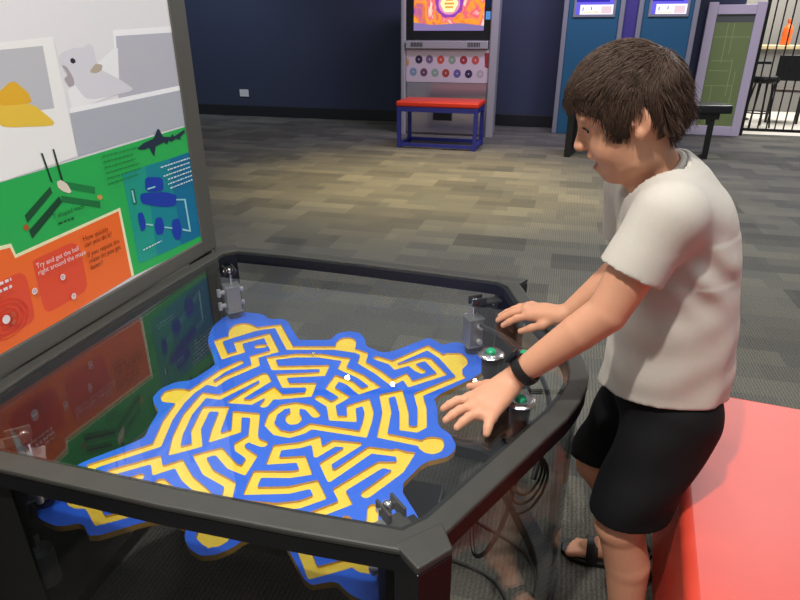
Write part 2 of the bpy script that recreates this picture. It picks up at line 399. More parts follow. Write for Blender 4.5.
# black bench in front of the kiosks
bl = empty('bench', (1.80, 6.62, 0), R_(-4), label='long black bench on square loop legs before the blue kiosks, partly behind the boy', cat='bench')
MB().span((0, 0.0, 0.475), (1.67, 0.42, 0.56)).build('seat', pmat('black_vinyl', (30, 30, 33), 0.32), bl, bevel=0.018, seg=3)
for x in (0.09, 1.56):
    mb = MB(); b = 0.06
    mb.span((-b / 2, -0.17, 0), (b / 2, -0.17 + b, 0.4745)); mb.span((-b / 2, 0.17 - b, 0), (b / 2, 0.17, 0.4745)); mb.span((-b / 2, -0.17 + b, 0), (b / 2, 0.17 - b, b)); mb.span((-b / 2, -0.17 + b, 0.41), (b / 2, 0.17 - b, 0.4745))
    lg = mb.build('leg', M['black'], bl); lg.location = (x, 0.21, 0); lg.rotation_euler.z = R_(-22)
MB().span((0.08, 0.03, 0.415), (1.56, 0.06, 0.474)).build('apron_rail', M['black'], bl)
for x in (0.15, 1.50):
    MB().tube([(x - 0.05, 0.045, 0.36), (x + (0.06 if x < 1 else -0.06), 0.045, 0.43)], 0.012, 6).build('brace', M['black'], bl)

# green board in a pale frame
gp = empty('display_board', (3.945, 8.315, 0), R_(-18), label='green printed board with pale lines in a lilac-grey frame beside the black fence', cat='display board')
for a, b in ((-0.09, 0.02), (0.455, 0.56)):
    MB().span((a, -0.03, 0), (b, 0.05, 1.60)).build('post', M['lilacframe'], gp, bevel=0.006)
MB().span((0.02, -0.028, 1.46), (0.455, 0.048, 1.57)).build('crossbar', M['lilacframe'], gp, bevel=0.006)
MB().span((0.02, -0.028, 0.0), (0.455, 0.048, 0.12)).build('crossbar', M['lilacframe'], gp, bevel=0.006)
mb = MB(); mb.span((0.02, 0.0, 0.12), (0.455, 0.03, 1.46))
def gl(x0, z0, x1, z1, mi=1):
    mb.mi = mi; mb.poly([(x0, -0.001, z0), (x1, -0.001, z0), (x1, -0.001, z1), (x0, -0.001, z1)])
gl(0.02, 1.37, 0.455, 1.46, 2)
for x0, z0, x1, z1 in ((0.04, 1.20, 0.44, 1.207), (0.06, 0.92, 0.30, 0.927), (0.05, 0.80, 0.28, 0.807), (0.04, 0.62, 0.36, 0.627), (0.10, 0.40, 0.42, 0.407), (0.05, 0.28, 0.30, 0.287),
                       (0.17, 0.9, 0.177, 1.36), (0.24, 1.0, 0.247, 1.36), (0.30, 0.5, 0.307, 0.95), (0.36, 0.3, 0.367, 0.8), (0.12, 0.15, 0.127, 0.62), (0.22, 0.15, 0.227, 0.4)): gl(x0, z0, x1, z1)
mb.build('printed_panel', [M['greenpanel'], M['greenline'], M['greendark']], gp, fix=False)

# black fence and what stands behind it
fe = empty('fence', (4.53, 8.24, 0), R_(-18), label='black metal bar fence at the far right, beyond the green board', cat='fence')
MB().span((0, -0.015, 0.06), (1.6, 0.015, 0.095)).build('rail', M['black'], fe)
MB().span((0, -0.015, 1.72), (1.6, 0.015, 1.755)).build('rail', M['black'], fe)
for x in (0.02, 1.58): MB().box((x, 0, 0.9), (0.04, 0.04, 1.8)).build('post', M['black'], fe)
for k in range(15):
    MB().tube([(0.11 + k * 0.1, 0, 0.0955), (0.11 + k * 0.1, 0, 1.7195)], 0.009, 8).build('bar', M['black'], fe)
cf = MB().poly([(4.55, 8.35, 0.004), (9, 6.9, 0.004), (9, 12, 0.004), (4.55, 12, 0.004)]).build('floor_tile', M['cafefloor'], fix=False); tag(cf, kind='structure')
cw = MB().span((4.3, 12, 0), (9, 12.15, 4.2)).build('wall_right', M['cafewall']); tag(cw, kind='structure')
def bx(*a): return MB().span(*a)
ct = empty('serving_counter', (6.3, 10.9, 0), R_(-18), label='light timber-topped counter behind the black fence', cat='counter')
bx((-0.6, 0, 0), (1.5, 0.6, 1.0)).build('body', M['cafewall'], ct)
bx((-0.65, -0.05, 1.0), (1.55, 0.65, 1.06)).build('worktop', M['timber'], ct, bevel=0.008)
bt = MB().lathe([(0.0, 0), (0.07, 0.0), (0.075, 0.02), (0.075, 0.24), (0.06, 0.29), (0.028, 0.33), (0.028, 0.36), (0.035, 0.361), (0.035, 0.40), (0.0, 0.405)], n=20).build('bottle', M['orangeplastic'], smooth=True)
bt.location = (6.50, 11.02, 1.0605); tag(bt, 'orange bottle standing on the pale counter behind the fence', 'bottle')
def barstool(x, y, label):
    s = empty('bar_stool', (x, y, 0.0045), 0.3, label=label, cat='stool')
    MB().lathe([(0, 0.60), (0.17, 0.60), (0.185, 0.62), (0.185, 0.66), (0.16, 0.69), (0, 0.695)], n=22).build('seat', M['black'], s, smooth=True)
    for k in range(4):
        a = k * math.pi / 2 + 0.4
        MB().tube([(0.11 * math.cos(a), 0.11 * math.sin(a), 0.599), (0.2 * math.cos(a), 0.2 * math.sin(a), 0.0)], 0.013, 8).build('leg', M['black'], s)
    MB().tube([(0.165 * math.cos(k * math.pi / 10), 0.165 * math.sin(k * math.pi / 10), 0.2) for k in range(21)], 0.01, 6).build('foot_ring', M['black'], s)
barstool(5.15, 9.0, 'black round bar stool on the pale tiles just behind the fence')
ch = empty('cafe_chair', (5.85, 9.55, 0.0045), R_(150), label='dark cafe chair with a solid back behind the fence', cat='chair')
bx((-0.22, -0.22, 0.44), (0.22, 0.22, 0.48)).build('seat', M['darkwood'], ch, bevel=0.01)
bx((-0.21, 0.18, 0.6), (0.21, 0.22, 0.95)).build('backrest', M['black'], ch, bevel=0.01)
for sx in (-1, 1):
    MB().box((sx * 0.2, -0.2, 0.22), (0.035, 0.035, 0.44)).build('leg', M['black'], ch)
    MB().box((sx * 0.2, 0.2, 0.22), (0.035, 0.035, 0.44)).build('leg', M['black'], ch)
    MB().box((sx * 0.19, 0.2, 0.54), (0.03, 0.03, 0.12)).build('back_post', M['black'], ch)
tb = empty('cafe_table', (5.3, 9.9, 0.0045), R_(-18), label='dark topped square cafe table behind the fence', cat='table')
bx((-0.3, -0.3, 0.82), (0.3, 0.3, 0.86)).build('tabletop', M['black'], tb, bevel=0.006)
MB().tube([(0, 0, 0.02), (0, 0, 0.82)], 0.035, 12).build('pedestal', M['black'], tb)
MB().lathe([(0, 0), (0.22, 0), (0.22, 0.012), (0.04, 0.03), (0, 0.03)]).build('base', M['black'], tb)
sb = empty('side_cabinet', (6.55, 9.3, 0.0045), R_(-18), label='low dark brown cabinet behind the fence near the right edge', cat='cabinet')
bx((-0.3, -0.2, 0.06), (0.6, 0.25, 0.72)).build('body', M['darkwood'], sb, bevel=0.006)
bx((-0.28, -0.18, 0.0), (0.58, 0.23, 0.06)).build('plinth', M['black'], sb)
for k in range(2): bx((-0.28 + k * 0.44, -0.215, 0.1), (0.13 + k * 0.44, -0.2005, 0.68)).build('door', M['darkwood'], sb, bevel=0.003)
# ---------------------------------------------------------------- the tilting maze table
TU, TV = -0.55, 1.10
TR = R_(-14.5)
def T2W(x, y, z=0.0):   # table-local metres to world
    u, v = x + TU, y + TV; c, s = math.cos(TR), math.sin(TR)
    return Vector((u * c - v * s, u * s + v * c, z))
def uv(*pts): return [(u - TU, v - TV) for u, v in pts]
tloc = T2W(0, 0, 0)
table = empty('maze_table', tloc, TR, label='dark grey framed exhibit table with a clear top over a blue and yellow maze', cat='table')

outer = uv((-0.138, 0.576), (-0.095, 0.623), (-0.03, 0.752), (0.03, 0.872), (0.067, 0.945), (0.090, 1.005), (0.104, 1.06), (0.108, 1.11), (0.104, 1.16), (0.088, 1.22), (0.060, 1.285), (0.02, 1.367), (-0.026, 1.458), (-0.065, 1.565), (-0.115, 1.60),
           (-0.296, 1.618), (-0.55, 1.640), (-0.79, 1.652), (-0.97, 1.652), (-1.02, 1.60), (-1.03, 1.35), (-1.034, 1.085), (-1.034, 0.85), (-1.02, 0.63), (-0.97, 0.583), (-0.814, 0.576), (-0.512, 0.569), (-0.30, 0.571))
inner = offset_poly(outer, 0.038)
lip = offset_poly(outer, 0.047)
Z1 = 0.62
mb = MB(); mb.ring(outer, inner, Z1 - 0.012, Z1); tf = mb.build('top_frame', M['rail'], table, bevel=0.004)
mb = MB(); mb.ring(offset_poly(outer, 0.0015), inner, Z1 - 0.041, Z1 - 0.0121); mb.build('shaded_side', M['shaded_side'], tf)  # lower rail face, its shade put into the colour
mb = MB(); mb.ring(offset_poly(outer, 0.0382), lip, Z1 - 0.03, Z1 - 0.007); mb.build('gasket', M['rubber'], table)
MB().prism(offset_poly(outer, 0.0385), Z1 - 0.0065, Z1 - 0.0015).build('acrylic_top', M['acrylic_top'], table)
mb = MB(); mb.ring(offset_poly(outer, 0.006), offset_poly(outer, 0.05), 0.0, 0.045); mb.build('base_frame', M['black'], table, bevel=0.003)
# side panels: clear right and far, near one tinted for the shade below; the left side under the sign is closed by a black panel
def strip(idx, name, mat, d0=0.012, d1=0.017):
    a = offset_poly(outer, d0); b = offset_poly(outer, d1)
    pa = [a[i] for i in idx]; pb = [b[i] for i in idx]
    MB().prism(pa + pb[::-1], 0.0455, Z1 - 0.0415).build(name, mat, table)
strip([25, 26, 27, 0], 'side_panel', M['acrylic_shade_tint'])
strip([1, 2, 3, 4, 5, 6, 7], 'side_panel', M['acrylic_side'])
strip([7, 8, 9, 10, 11, 12, 13], 'side_panel', M['acrylic_side'])
strip([14, 15, 16, 17, 18], 'side_panel', M['acrylic_side'])
strip([19, 20, 21, 22, 23], 'back_panel', M['blackpanel'])
strip([23, 24, 25], 'back_panel', M['blackpanel'])
# corner posts with their cap plates
for poly in (((-0.119, 0.551), (-0.081, 0.597), (-0.104, 0.640), (-0.160, 0.585)), ((-0.043, 1.602), (-0.134, 1.606), (-0.118, 1.566), (-0.062, 1.562)),
             ((-1.034, 1.612), (-1.005, 1.575), (-0.955, 1.615), (-0.985, 1.668)), ((-0.990, 0.545), (-0.945, 0.590), (-1.0, 0.640), (-1.045, 0.595))):
    q = uv(*poly)
    c = Vector((sum(p[0] for p in q) / 4, sum(p[1] for p in q) / 4))
    a = sum((q[i][0] * q[(i + 1) % 4][1] - q[(i + 1) % 4][0] * q[i][1]) for i in range(4))
    MB().prism(q if a > 0 else q[::-1], 0.0, Z1 - 0.0125).build('corner_post', M['shaded_side'], table, bevel=0.002)  # post sides take the same shade-darkened colour
    MB().prism(q if a > 0 else q[::-1], Z1 - 0.0124, Z1 + 0.001).build('corner_plate', M['rail'], table, bevel=0.003)

# --- maze board
OUTLINE=[(-392,275),(-416,329),(-429,375),(-429,442),(-384,485),(-319,486),(-282,457),(-230,471),(-139,354),(-127,350),(-42,372),(-41,405),(-32,425),(-6,442),(28,437),(54,403),(70,362),(119,338),(150,346),(226,448),(239,458),(260,444),(282,424),(313,451),(360,450),(393,421),(420,369),(425,325),(398,265),(314,150),(331,105),(348,34),(380,11),(400,-25),(399,-50),(388,-70),(344,-99),(312,-186),(372,-262),(392,-319),(400,-377),(388,-421),(358,-447),(327,-456),(299,-450),(267,-430),(225,-451),(168,-393),(135,-362),(100,-363),(76,-389),(66,-410),(46,-431),(21,-440),(-7,-431),(-29,-411),(-39,-389),(-79,-379),(-116,-389),(-193,-454),(-232,-426),(-271,-446),(-318,-438),(-347,-419),(-363,-396),(-358,-368),(-363,-308),(-357,-280),(-299,-202),(-282,-172),(-299,-130),(-313,-75),(-343,-52),(-364,-28),(-370,11),(-352,50),(-314,70),(-297,155),(-317,184),(-344,218)]
PATHS=[[(-362,283),(-290,382),(-233,418),(-139,296),(-13,329),(54,327),(79,316),(87,268),(144,231),(195,189),(221,227),(243,194),(313,264),(262,328),(249,330),(185,268),(169,287),(245,398),(297,354),(364,261),(274,151),(296,96),(312,24),(301,8),(273,7),(258,68),(225,146),(192,123),(218,58),(232,-33),(321,-38),(348,-38)],[(121,303),(169,287)],[(221,294),(243,272),(258,263)],[(-362,283),(-295,204),(-265,242),(-299,286),(-238,351),(-173,269),(-215,222),(-189,183),(-236,101),(-244,68),(-274,71)],[(-238,184),(-262,131),(-274,71),(-285,18),(-284,-32),(-271,-102),(-254,-149),(-239,-190),(-285,-239),(-328,-286),(-314,-320),(-292,-363),(-240,-389),(-204,-414),(-167,-386),(-129,-355),(-73,-356),(-6,-381),(24,-407),(57,-365),(97,-344),(168,-358),(199,-394),(224,-425),(272,-393)],[(-232,281),(-219,288)],[(-275,-291),(-211,-234),(-186,-264),(-156,-233),(-114,-269),(-53,-301),(-19,-326)],[(-275,-291),(-258,-324),(-195,-358),(-157,-331),(-132,-307),(-160,-293)],[(-211,-291),(-221,-303)],[(-144,140),(-203,16),(-246,14),(-239,-69),(-215,-147),(-190,-199),(-153,-168),(-186,-120),(-208,-39),(-166,-28),(-141,-108),(-130,-136),(-95,-100),(-126,-39),(-81,-34),(-49,-108),(-65,-142),(-55,-157),(-17,-175),(-14,-219),(-44,-212),(-96,-175),(-128,-201),(-82,-242),(-19,-264),(-4,-308),(47,-306),(96,-299),(139,-280),(169,-252),(144,-221),(102,-249),(28,-271),(19,-222),(85,-206),(114,-191),(88,-155),(31,-176),(22,-132),(67,-111),(94,-86),(115,-126),(137,-86),(184,-81),(143,-157),(169,-191),(221,-89),(307,-84),(299,-137),(254,-222)],[(-49,-108),(-36,-123),(-14,-128)],[(297,-121),(256,-131),(198,-224),(223,-254),(178,-297),(204,-331),(242,-365),(261,-329),(238,-297)],[(278,-255),(292,-309),(318,-345)],[(-144,140),(-123,115),(-160,9),(-117,15),(-89,79),(-58,54),(6,82),(-2,126),(-66,107),(-98,147),(3,184),(-2,220),(-131,181),(-165,226),(-107,259),(-39,276),(40,273),(44,227),(105,199),(158,160),(128,128),(90,160),(49,175),(48,124),(99,94),(82,62)],[(-78,67),(-80,39),(-80,12)],[(58,4),(30,29),(-8,32),(-34,15),(-43,-18),(-34,-57),(-2,-82),(30,-83),(51,-64),(63,-40),(189,-39),(184,12),(177,47),(157,86),(128,57),(146,10),(102,3),(78,52),(38,74)],[(-7,30),(14,-20)]]
BLOBS=[[(-346,313),(-367,356),(-369,391),(-351,410),(-326,413),(-293,396),(-275,393)],[(-11,323),(-23,364),(-17,392),(7,404),(30,391),(42,355),(45,319)],[(297,378),(319,384),(343,390),(364,366),(372,334),(360,303),(370,258),(349,273),(304,339)],[(-290,22),(-309,29),(-334,23),(-352,6),(-348,-21),(-329,-39),(-303,-37),(-279,-31)],[(320,-35),(326,-18),(342,-8),(365,-8),(375,-28),(374,-53),(359,-69),(339,-69),(321,-56)],[(-8,-26),(-10,-9),(3,2),(24,-5),(34,-23),(31,-40),(15,-48),(1,-40)],[(-306,-384),(-299,-368),(-265,-373),(-240,-389),(-270,-399),(-290,-396)],[(-10,-406),(-14,-388),(12,-376),(44,-383),(52,-397),(41,-415),(18,-420)],[(280,-395),(281,-371),(304,-358),(332,-369),(339,-393),(318,-403),(297,-404)],[(265,-67),(305,-75),(312,-87),(304,-125),(285,-140),(270,-141),(290,-113)],[(-148,150),(-113,112),(-132,82),(-147,124)],[(-93,83),(-58,54),(-66,38),(-96,53)]]

h = 0.002
gx = np.arange(-0.475, 0.485, h); gy = np.arange(-0.475, 0.51, h)
PX, PY = np.meshgrid(gx, gy, indexing='ij')
def seg_d(a, b):
    ax, ay = a; dx, dy = b[0] - ax, b[1] - ay; L2 = dx * dx + dy * dy + 1e-12
    t = np.clip(((PX - ax) * dx + (PY - ay) * dy) / L2, 0, 1)
    return np.hypot(PX - ax - t * dx, PY - ay - t * dy)
def poly_sdf(pts):
    d = np.full(PX.shape, 9.0); ins = np.zeros(PX.shape, bool); n = len(pts)
    for i in range(n):
        a, b = pts[i], pts[(i + 1) % n]
        d = np.minimum(d, seg_d(a, b))
        if a[1] != b[1]:
            c = ((a[1] > PY) != (b[1] > PY)) & (PX < (b[0] - a[0]) * (PY - a[1]) / (b[1] - a[1]) + a[0]); ins ^= c
    return np.where(ins, -d, d)
def mm(p): return [(x / 1000.0, y / 1000.0) for x, y in p]
def smooth_poly(pts):
    n = len(pts); out = []
    for i in range(n):
        a, b, c = pts[i - 1], pts[i], pts[(i + 1) % n]
        out.append((b[0] * 0.84 + 0.16 * a[0], b[1] * 0.84 + 0.16 * a[1])); out.append((b[0] * 0.84 + 0.16 * c[0], b[1] * 0.84 + 0.16 * c[1]))
    return out
HW = 0.0110
out_poly = mm(OUTLINE)
S_out = poly_sdf(smooth_poly(out_poly))
S_gr = np.full(PX.shape, 1.0)
for path in PATHS:
    p = mm(path)
    for i in range(len(p) - 1): S_gr = np.minimum(S_gr, seg_d(p[i], p[i + 1]) - HW)
    for i in range(1, len(p) - 1):          # squared outer corners
        b = p[i]; m = None
        for a in (p[i - 1], p[i + 1]):
            L = math.hypot(a[0] - b[0], a[1] - b[1]) + 1e-9; nx, ny = -(a[1] - b[1]) / L, (a[0] - b[0]) / L
            k = np.abs((PX - b[0]) * nx + (PY - b[1]) * ny) - HW; m = k if m is None else np.maximum(m, k)
        m = np.maximum(m, np.hypot(PX - b[0], PY - b[1]) - HW * 1.5)
        S_gr = np.minimum(S_gr, m)
for b in BLOBS: S_gr = np.minimum(S_gr, poly_sdf(smooth_poly(smooth_poly(mm(b)))))
def blur(a):
    p = np.pad(a, 1, mode='edge')
    return (p[:-2, 1:-1] + p[2:, 1:-1] + p[1:-1, :-2] + p[1:-1, 2:] + 2 * a) / 6
S_gr = blur(blur(S_gr))
def contours(F):
    # marching squares, linked into closed loops
    nx, ny = F.shape; segs = {}
    S = F < 0
    code = S[:-1, :-1] * 1 + S[1:, :-1] * 2 + S[1:, 1:] * 4 + S[:-1, 1:] * 8
    def ept(e):
        k, i, j = e
        if k == 0: t = F[i, j] / (F[i, j] - F[i + 1, j]); return (gx[i] + t * h, gy[j])
        t = F[i, j] / (F[i, j] - F[i, j + 1]); return (gx[i], gy[j] + t * h)
    tab = {1: [(3, 0)], 2: [(0, 1)], 3: [(3, 1)], 4: [(1, 2)], 5: [(3, 0), (1, 2)], 6: [(0, 2)], 7: [(3, 2)], 8: [(2, 3)], 9: [(2, 0)], 10: [(0, 1), (2, 3)], 11: [(2, 1)], 12: [(1, 3)], 13: [(1, 0)], 14: [(0, 3)]}
    for i, j in np.argwhere((code > 0) & (code < 15)):
        E = ((0, i, j), (1, i + 1, j), (0, i, j + 1), (1, i, j))
        for a, b in tab[int(code[i, j])]:
            segs.setdefault(E[a], []).append(E[b]); segs.setdefault(E[b], []).append(E[a])
    loops = []; seen = set()
    for st in list(segs):
        if st in seen: continue
        loop = [st]; seen.add(st); cur = st
        while True:
            nxt = [e for e in segs[cur] if e not in seen]
            if not nxt: break
            cur = nxt[0]; seen.add(cur); loop.append(cur)
        if len(loop) > 8: loops.append([ept(e) for e in loop])
    return loops
def simplify(L, tol=0.00022):
    keep = [L[0]]; i = 0; n = len(L)
    while i < n - 1:
        j = min(i + 2, n - 1)
        while j < n - 1 and j - i < 14:
            a = L[i]; b = L[j + 1]; dx, dy = b[0] - a[0], b[1] - a[1]; q = math.hypot(dx, dy) + 1e-9
            if max(abs((p[0] - a[0]) * dy - (p[1] - a[1]) * dx) / q for p in L[i + 1:j + 1]) > tol: break
            j += 1
        keep.append(L[j]); i = j
    return keep[:-1] if len(keep) > 4 else keep
def sheet(F, name, z0, z1, mats, parent):
    cu = bpy.data.curves.new(name, 'CURVE'); cu.dimensions = '2D'; cu.fill_mode = 'BOTH'; cu.extrude = (z1 - z0) / 2
    for L in contours(F):
        L = simplify(L); sp = cu.splines.new('POLY'); sp.points.add(len(L) - 1)
        sp.points.foreach_set('co', [c for p in L for c in (p[0], p[1], 0.0, 1.0)]); sp.use_cyclic_u = True
    t = bpy.data.objects.new(name, cu); COL.objects.link(t)
    dg = bpy.context.evaluated_depsgraph_get(); me = bpy.data.meshes.new_from_object(t.evaluated_get(dg))
    COL.objects.unlink(t); bpy.data.objects.remove(t)
    me.materials.clear()
    for m in mats: me.materials.append(m)
    for p in me.polygons: p.material_index = 0 if abs(p.normal.z) > 0.5 else 1; p.use_smooth = False
    me.name = name; o = bpy.data.objects.new(name, me); COL.objects.link(o); o.parent = parent; o.location = (0, 0, (z0 + z1) / 2)
    return o
board = empty('maze_board'); board.parent = table
sheet(S_out, 'base_sheet', 0.4070, 0.4142, [M['mazeyellow'], M['mazewood']], board)
sheet(np.maximum(S_out, -S_gr), 'blue_walls', 0.4143, 0.4200, [M['mazeblue'], M['mazewood']], board)

# steel ball in the maze
p = T2W(-0.061, 0.280, 0.4143 + 0.0065)
ball = MB().ball((0, 0, 0), 0.0065, 18).build('maze_ball', M['chrome'], smooth=True); ball.location = p
tag(ball, 'small steel ball lying in a yellow groove of the maze', 'ball')

# --- four actuators that carry the board
def actuator(u, v, cu_, cv_):
    x, y = u - TU, v - TV; cx, cy = cu_ - TU, cv_ - TV
    a = math.atan2(cy - y, cx - x); d = math.hypot(cx - x, cy - y)
    A = empty('actuator', (x, y, 0), a); A.parent = table
    MB().ball((0, 0, 0.578), 0.010, 16).tube([(0, -0.019, 0.578), (0, 0.019, 0.578)], 0.005, 10).build('ball_joint', M['chrome'], A, smooth=True)
    MB().span((-0.012, -0.016, 0.566), (0.03, -0.0105, 0.590)).span((-0.012, 0.0105, 0.566), (0.03, 0.016, 0.590)).build('clevis', M['rail'], A, bevel=0.002)
    MB().span((0.014, -0.016, 0.566), (d - 0.012, 0.016, 0.574)).build('arm', M['rail'], A, bevel=0.002)
    MB().tube([(0, 0, 0.528), (0, 0, 0.566)], 0.006, 10).build('rod', M['chrome'], A, smooth=True)
    mb = MB().box((0, 0, 0.487), (0.044, 0.044, 0.080)); mb.box((0.0, 0, 0.529), (0.05, 0.05, 0.006)); mb.box((0, 0, 0.446), (0.05, 0.05, 0.006)); mb.build('body', M['alu'], A, bevel=0.004)
    MB().span((0.0225, -0.034, 0.40), (0.05, 0.034, 0.565)).build('mounting_plate', M['black'], A, bevel=0.003)
    for z in (0.465, 0.51):
        MB().tube([(0.0, 0.023, z), (0.0, 0.04, z)], 0.007, 10).tube([(-0.0, 0.04, z - 0.012), (0, 0.04, z + 0.012)], 0.0065, 10).build('fitting', M['fitting'], A)
        MB().tube([(0.005, -0.023, z), (0.005, -0.036, z)], 0.007, 10).build('fitting', M['fitting'], A)
    MB().tube([(0, 0, 0.430), (0, 0, 0.443)], 0.006, 10).build('rod', M['chrome'], A, smooth=True)
    MB().lathe([(0, 0.4205), (0.019, 0.4205), (0.019, 0.429), (0.012, 0.434), (0, 0.434)], n=18).build('foot', M['bluefoot'], A, smooth=True)
actuator(-0.945, 1.545, -0.995, 1.60)
actuator(-0.178, 1.506, -0.105, 1.56)
actuator(-0.199, 0.694, -0.130, 0.63)
actuator(-0.891, 0.700, -0.965, 0.63)
# damper on the near left post, below the board
x, y = -0.90 - TU, 0.665 - TV
dm = empty('damper', (x, y, 0)); dm.parent = table
MB().tube([(0, 0, 0.25), (0, 0, 0.33)], 0.026, 16).build('cylinder', M['alu'], dm, smooth=True)
MB().tube([(0, 0, 0.3305), (0, 0, 0.372)], 0.009, 10).build('rod', M['chrome'], dm, smooth=True)
MB().span((-0.06, -0.02, 0.345), (-0.012, 0.02, 0.365)).build('bracket', M['black'], dm)
for dz in (0.262, 0.30, 0.318): MB().tube([(-0.026, -0.012, dz), (-0.05, -0.02, dz)], 0.006, 8).build('fitting', M['fitting'], dm)

# --- push buttons in the clear top
for bx_, by_ in ((0.456, 0.043), (0.531, -0.125), (0.527, 0.052)):
    B = empty('push_button', (bx_, by_, 0)); B.parent = table
    zt = Z1 - 0.0013
    MB().lathe([(0.011, 0.0), (0.029, 0.0), (0.0295, 0.002), (0.026, 0.0055), (0.0135, 0.007), (0.011, 0.006)], (0, 0, zt), 32).build('bezel', M['steel'], B, smooth=True)
    MB().lathe([(0, 0.0), (0.0105, 0.0), (0.0105, 0.010), (0.008, 0.0125), (0, 0.013)], (0, 0, zt), 24).build('cap', M['green_cap'], B, smooth=True)
    MB().lathe([(0, -0.075), (0.012, -0.075), (0.014, -0.05), (0.018, -0.048), (0.020, -0.006), (0, -0.006)], (0, 0, zt), 20).build('body', M['rubber'], B, smooth=True)
    mb = MB()
    for k in range(3): mb.tube([(0.005, -0.006 + k * 0.006, zt - 0.06), (0.02, -0.008 + k * 0.008, zt - 0.085), (0.045, -0.008 + k * 0.008, zt - 0.08)], 0.0018, 6)
    mb.build('wire', M['rubber'], B)
for k, (x, y) in enumerate(((0.563, -0.098), (0.572, -0.111), (0.566, -0.122))):
    MB().box((x, y, 0.548), (0.026, 0.009, 0.011), rz=0.2 * k - 0.1).build('connector', M['whiteplastic'], table, bevel=0.002)
# cables: an arc round the button bay, hanging coil, and loose runs on the floor
def cable(pts, r=0.0045):
    # Catmull-Rom through the points
    P = [Vector(p) for p in pts]; P = [P[0] * 2 - P[1]] + P + [P[-1] * 2 - P[-2]]; out = []
    for i in range(1, len(P) - 2):
        for k in range(8):
            t = k / 8; a, b, c, d = P[i - 1], P[i], P[i + 1], P[i + 2]
            out.append(0.5 * ((2 * b) + (c - a) * t + (2 * a - 5 * b + 4 * c - d) * t * t + (3 * b - 3 * c + d - a) * t ** 3))
    out.append(P[-2])
    MB().tube(out, r, 8).build('cable', M['rubber'], table, smooth=True)
cable([(0.40, 0.33, 0.545), (0.50, 0.25, 0.54), (0.575, 0.10, 0.53), (0.59, -0.03, 0.51), (0.57, -0.12, 0.44)], 0.006)
cable([(0.545, -0.12, 0.55), (0.53, -0.18, 0.42), (0.50, -0.22, 0.34), (0.47, -0.20, 0.30), (0.46, -0.14, 0.36), (0.5, -0.08, 0.47)])
for k in range(3):
    r = 0.032 + k * 0.008; c0 = Vector((0.560, -0.155 - k * 0.004, 0.475 - k * 0.008))
    cable([c0 + Vector((math.cos(a) * r * 0.75, math.cos(a) * r * 0.75, math.sin(a) * r * 1.35)) for a in [q * math.pi / 5 for q in range(-1, 10)]], 0.0026)
cable([(0.36, -0.27, 0.02), (0.42, -0.20, 0.012), (0.52, -0.12, 0.012), (0.60, -0.05, 0.014), (0.58, 0.1, 0.012), (0.4, 0.2, 0.012)])
cable([(0.40, -0.12, 0.012), (0.50, -0.20, 0.012), (0.56, -0.14, 0.012), (0.50, 0.0, 0.012), (0.3, 0.05, 0.012)])
cable([(-0.40, -0.40, 0.52), (-0.36, -0.37, 0.50), (-0.31, -0.36, 0.44), (-0.30, -0.37, 0.38)], 0.004)
# control box on the floor under the buttons
MB().span((0.20, 0.02, 0.0), (0.34, 0.22, 0.09)).build('control_box', M['black'], table, bevel=0.006)

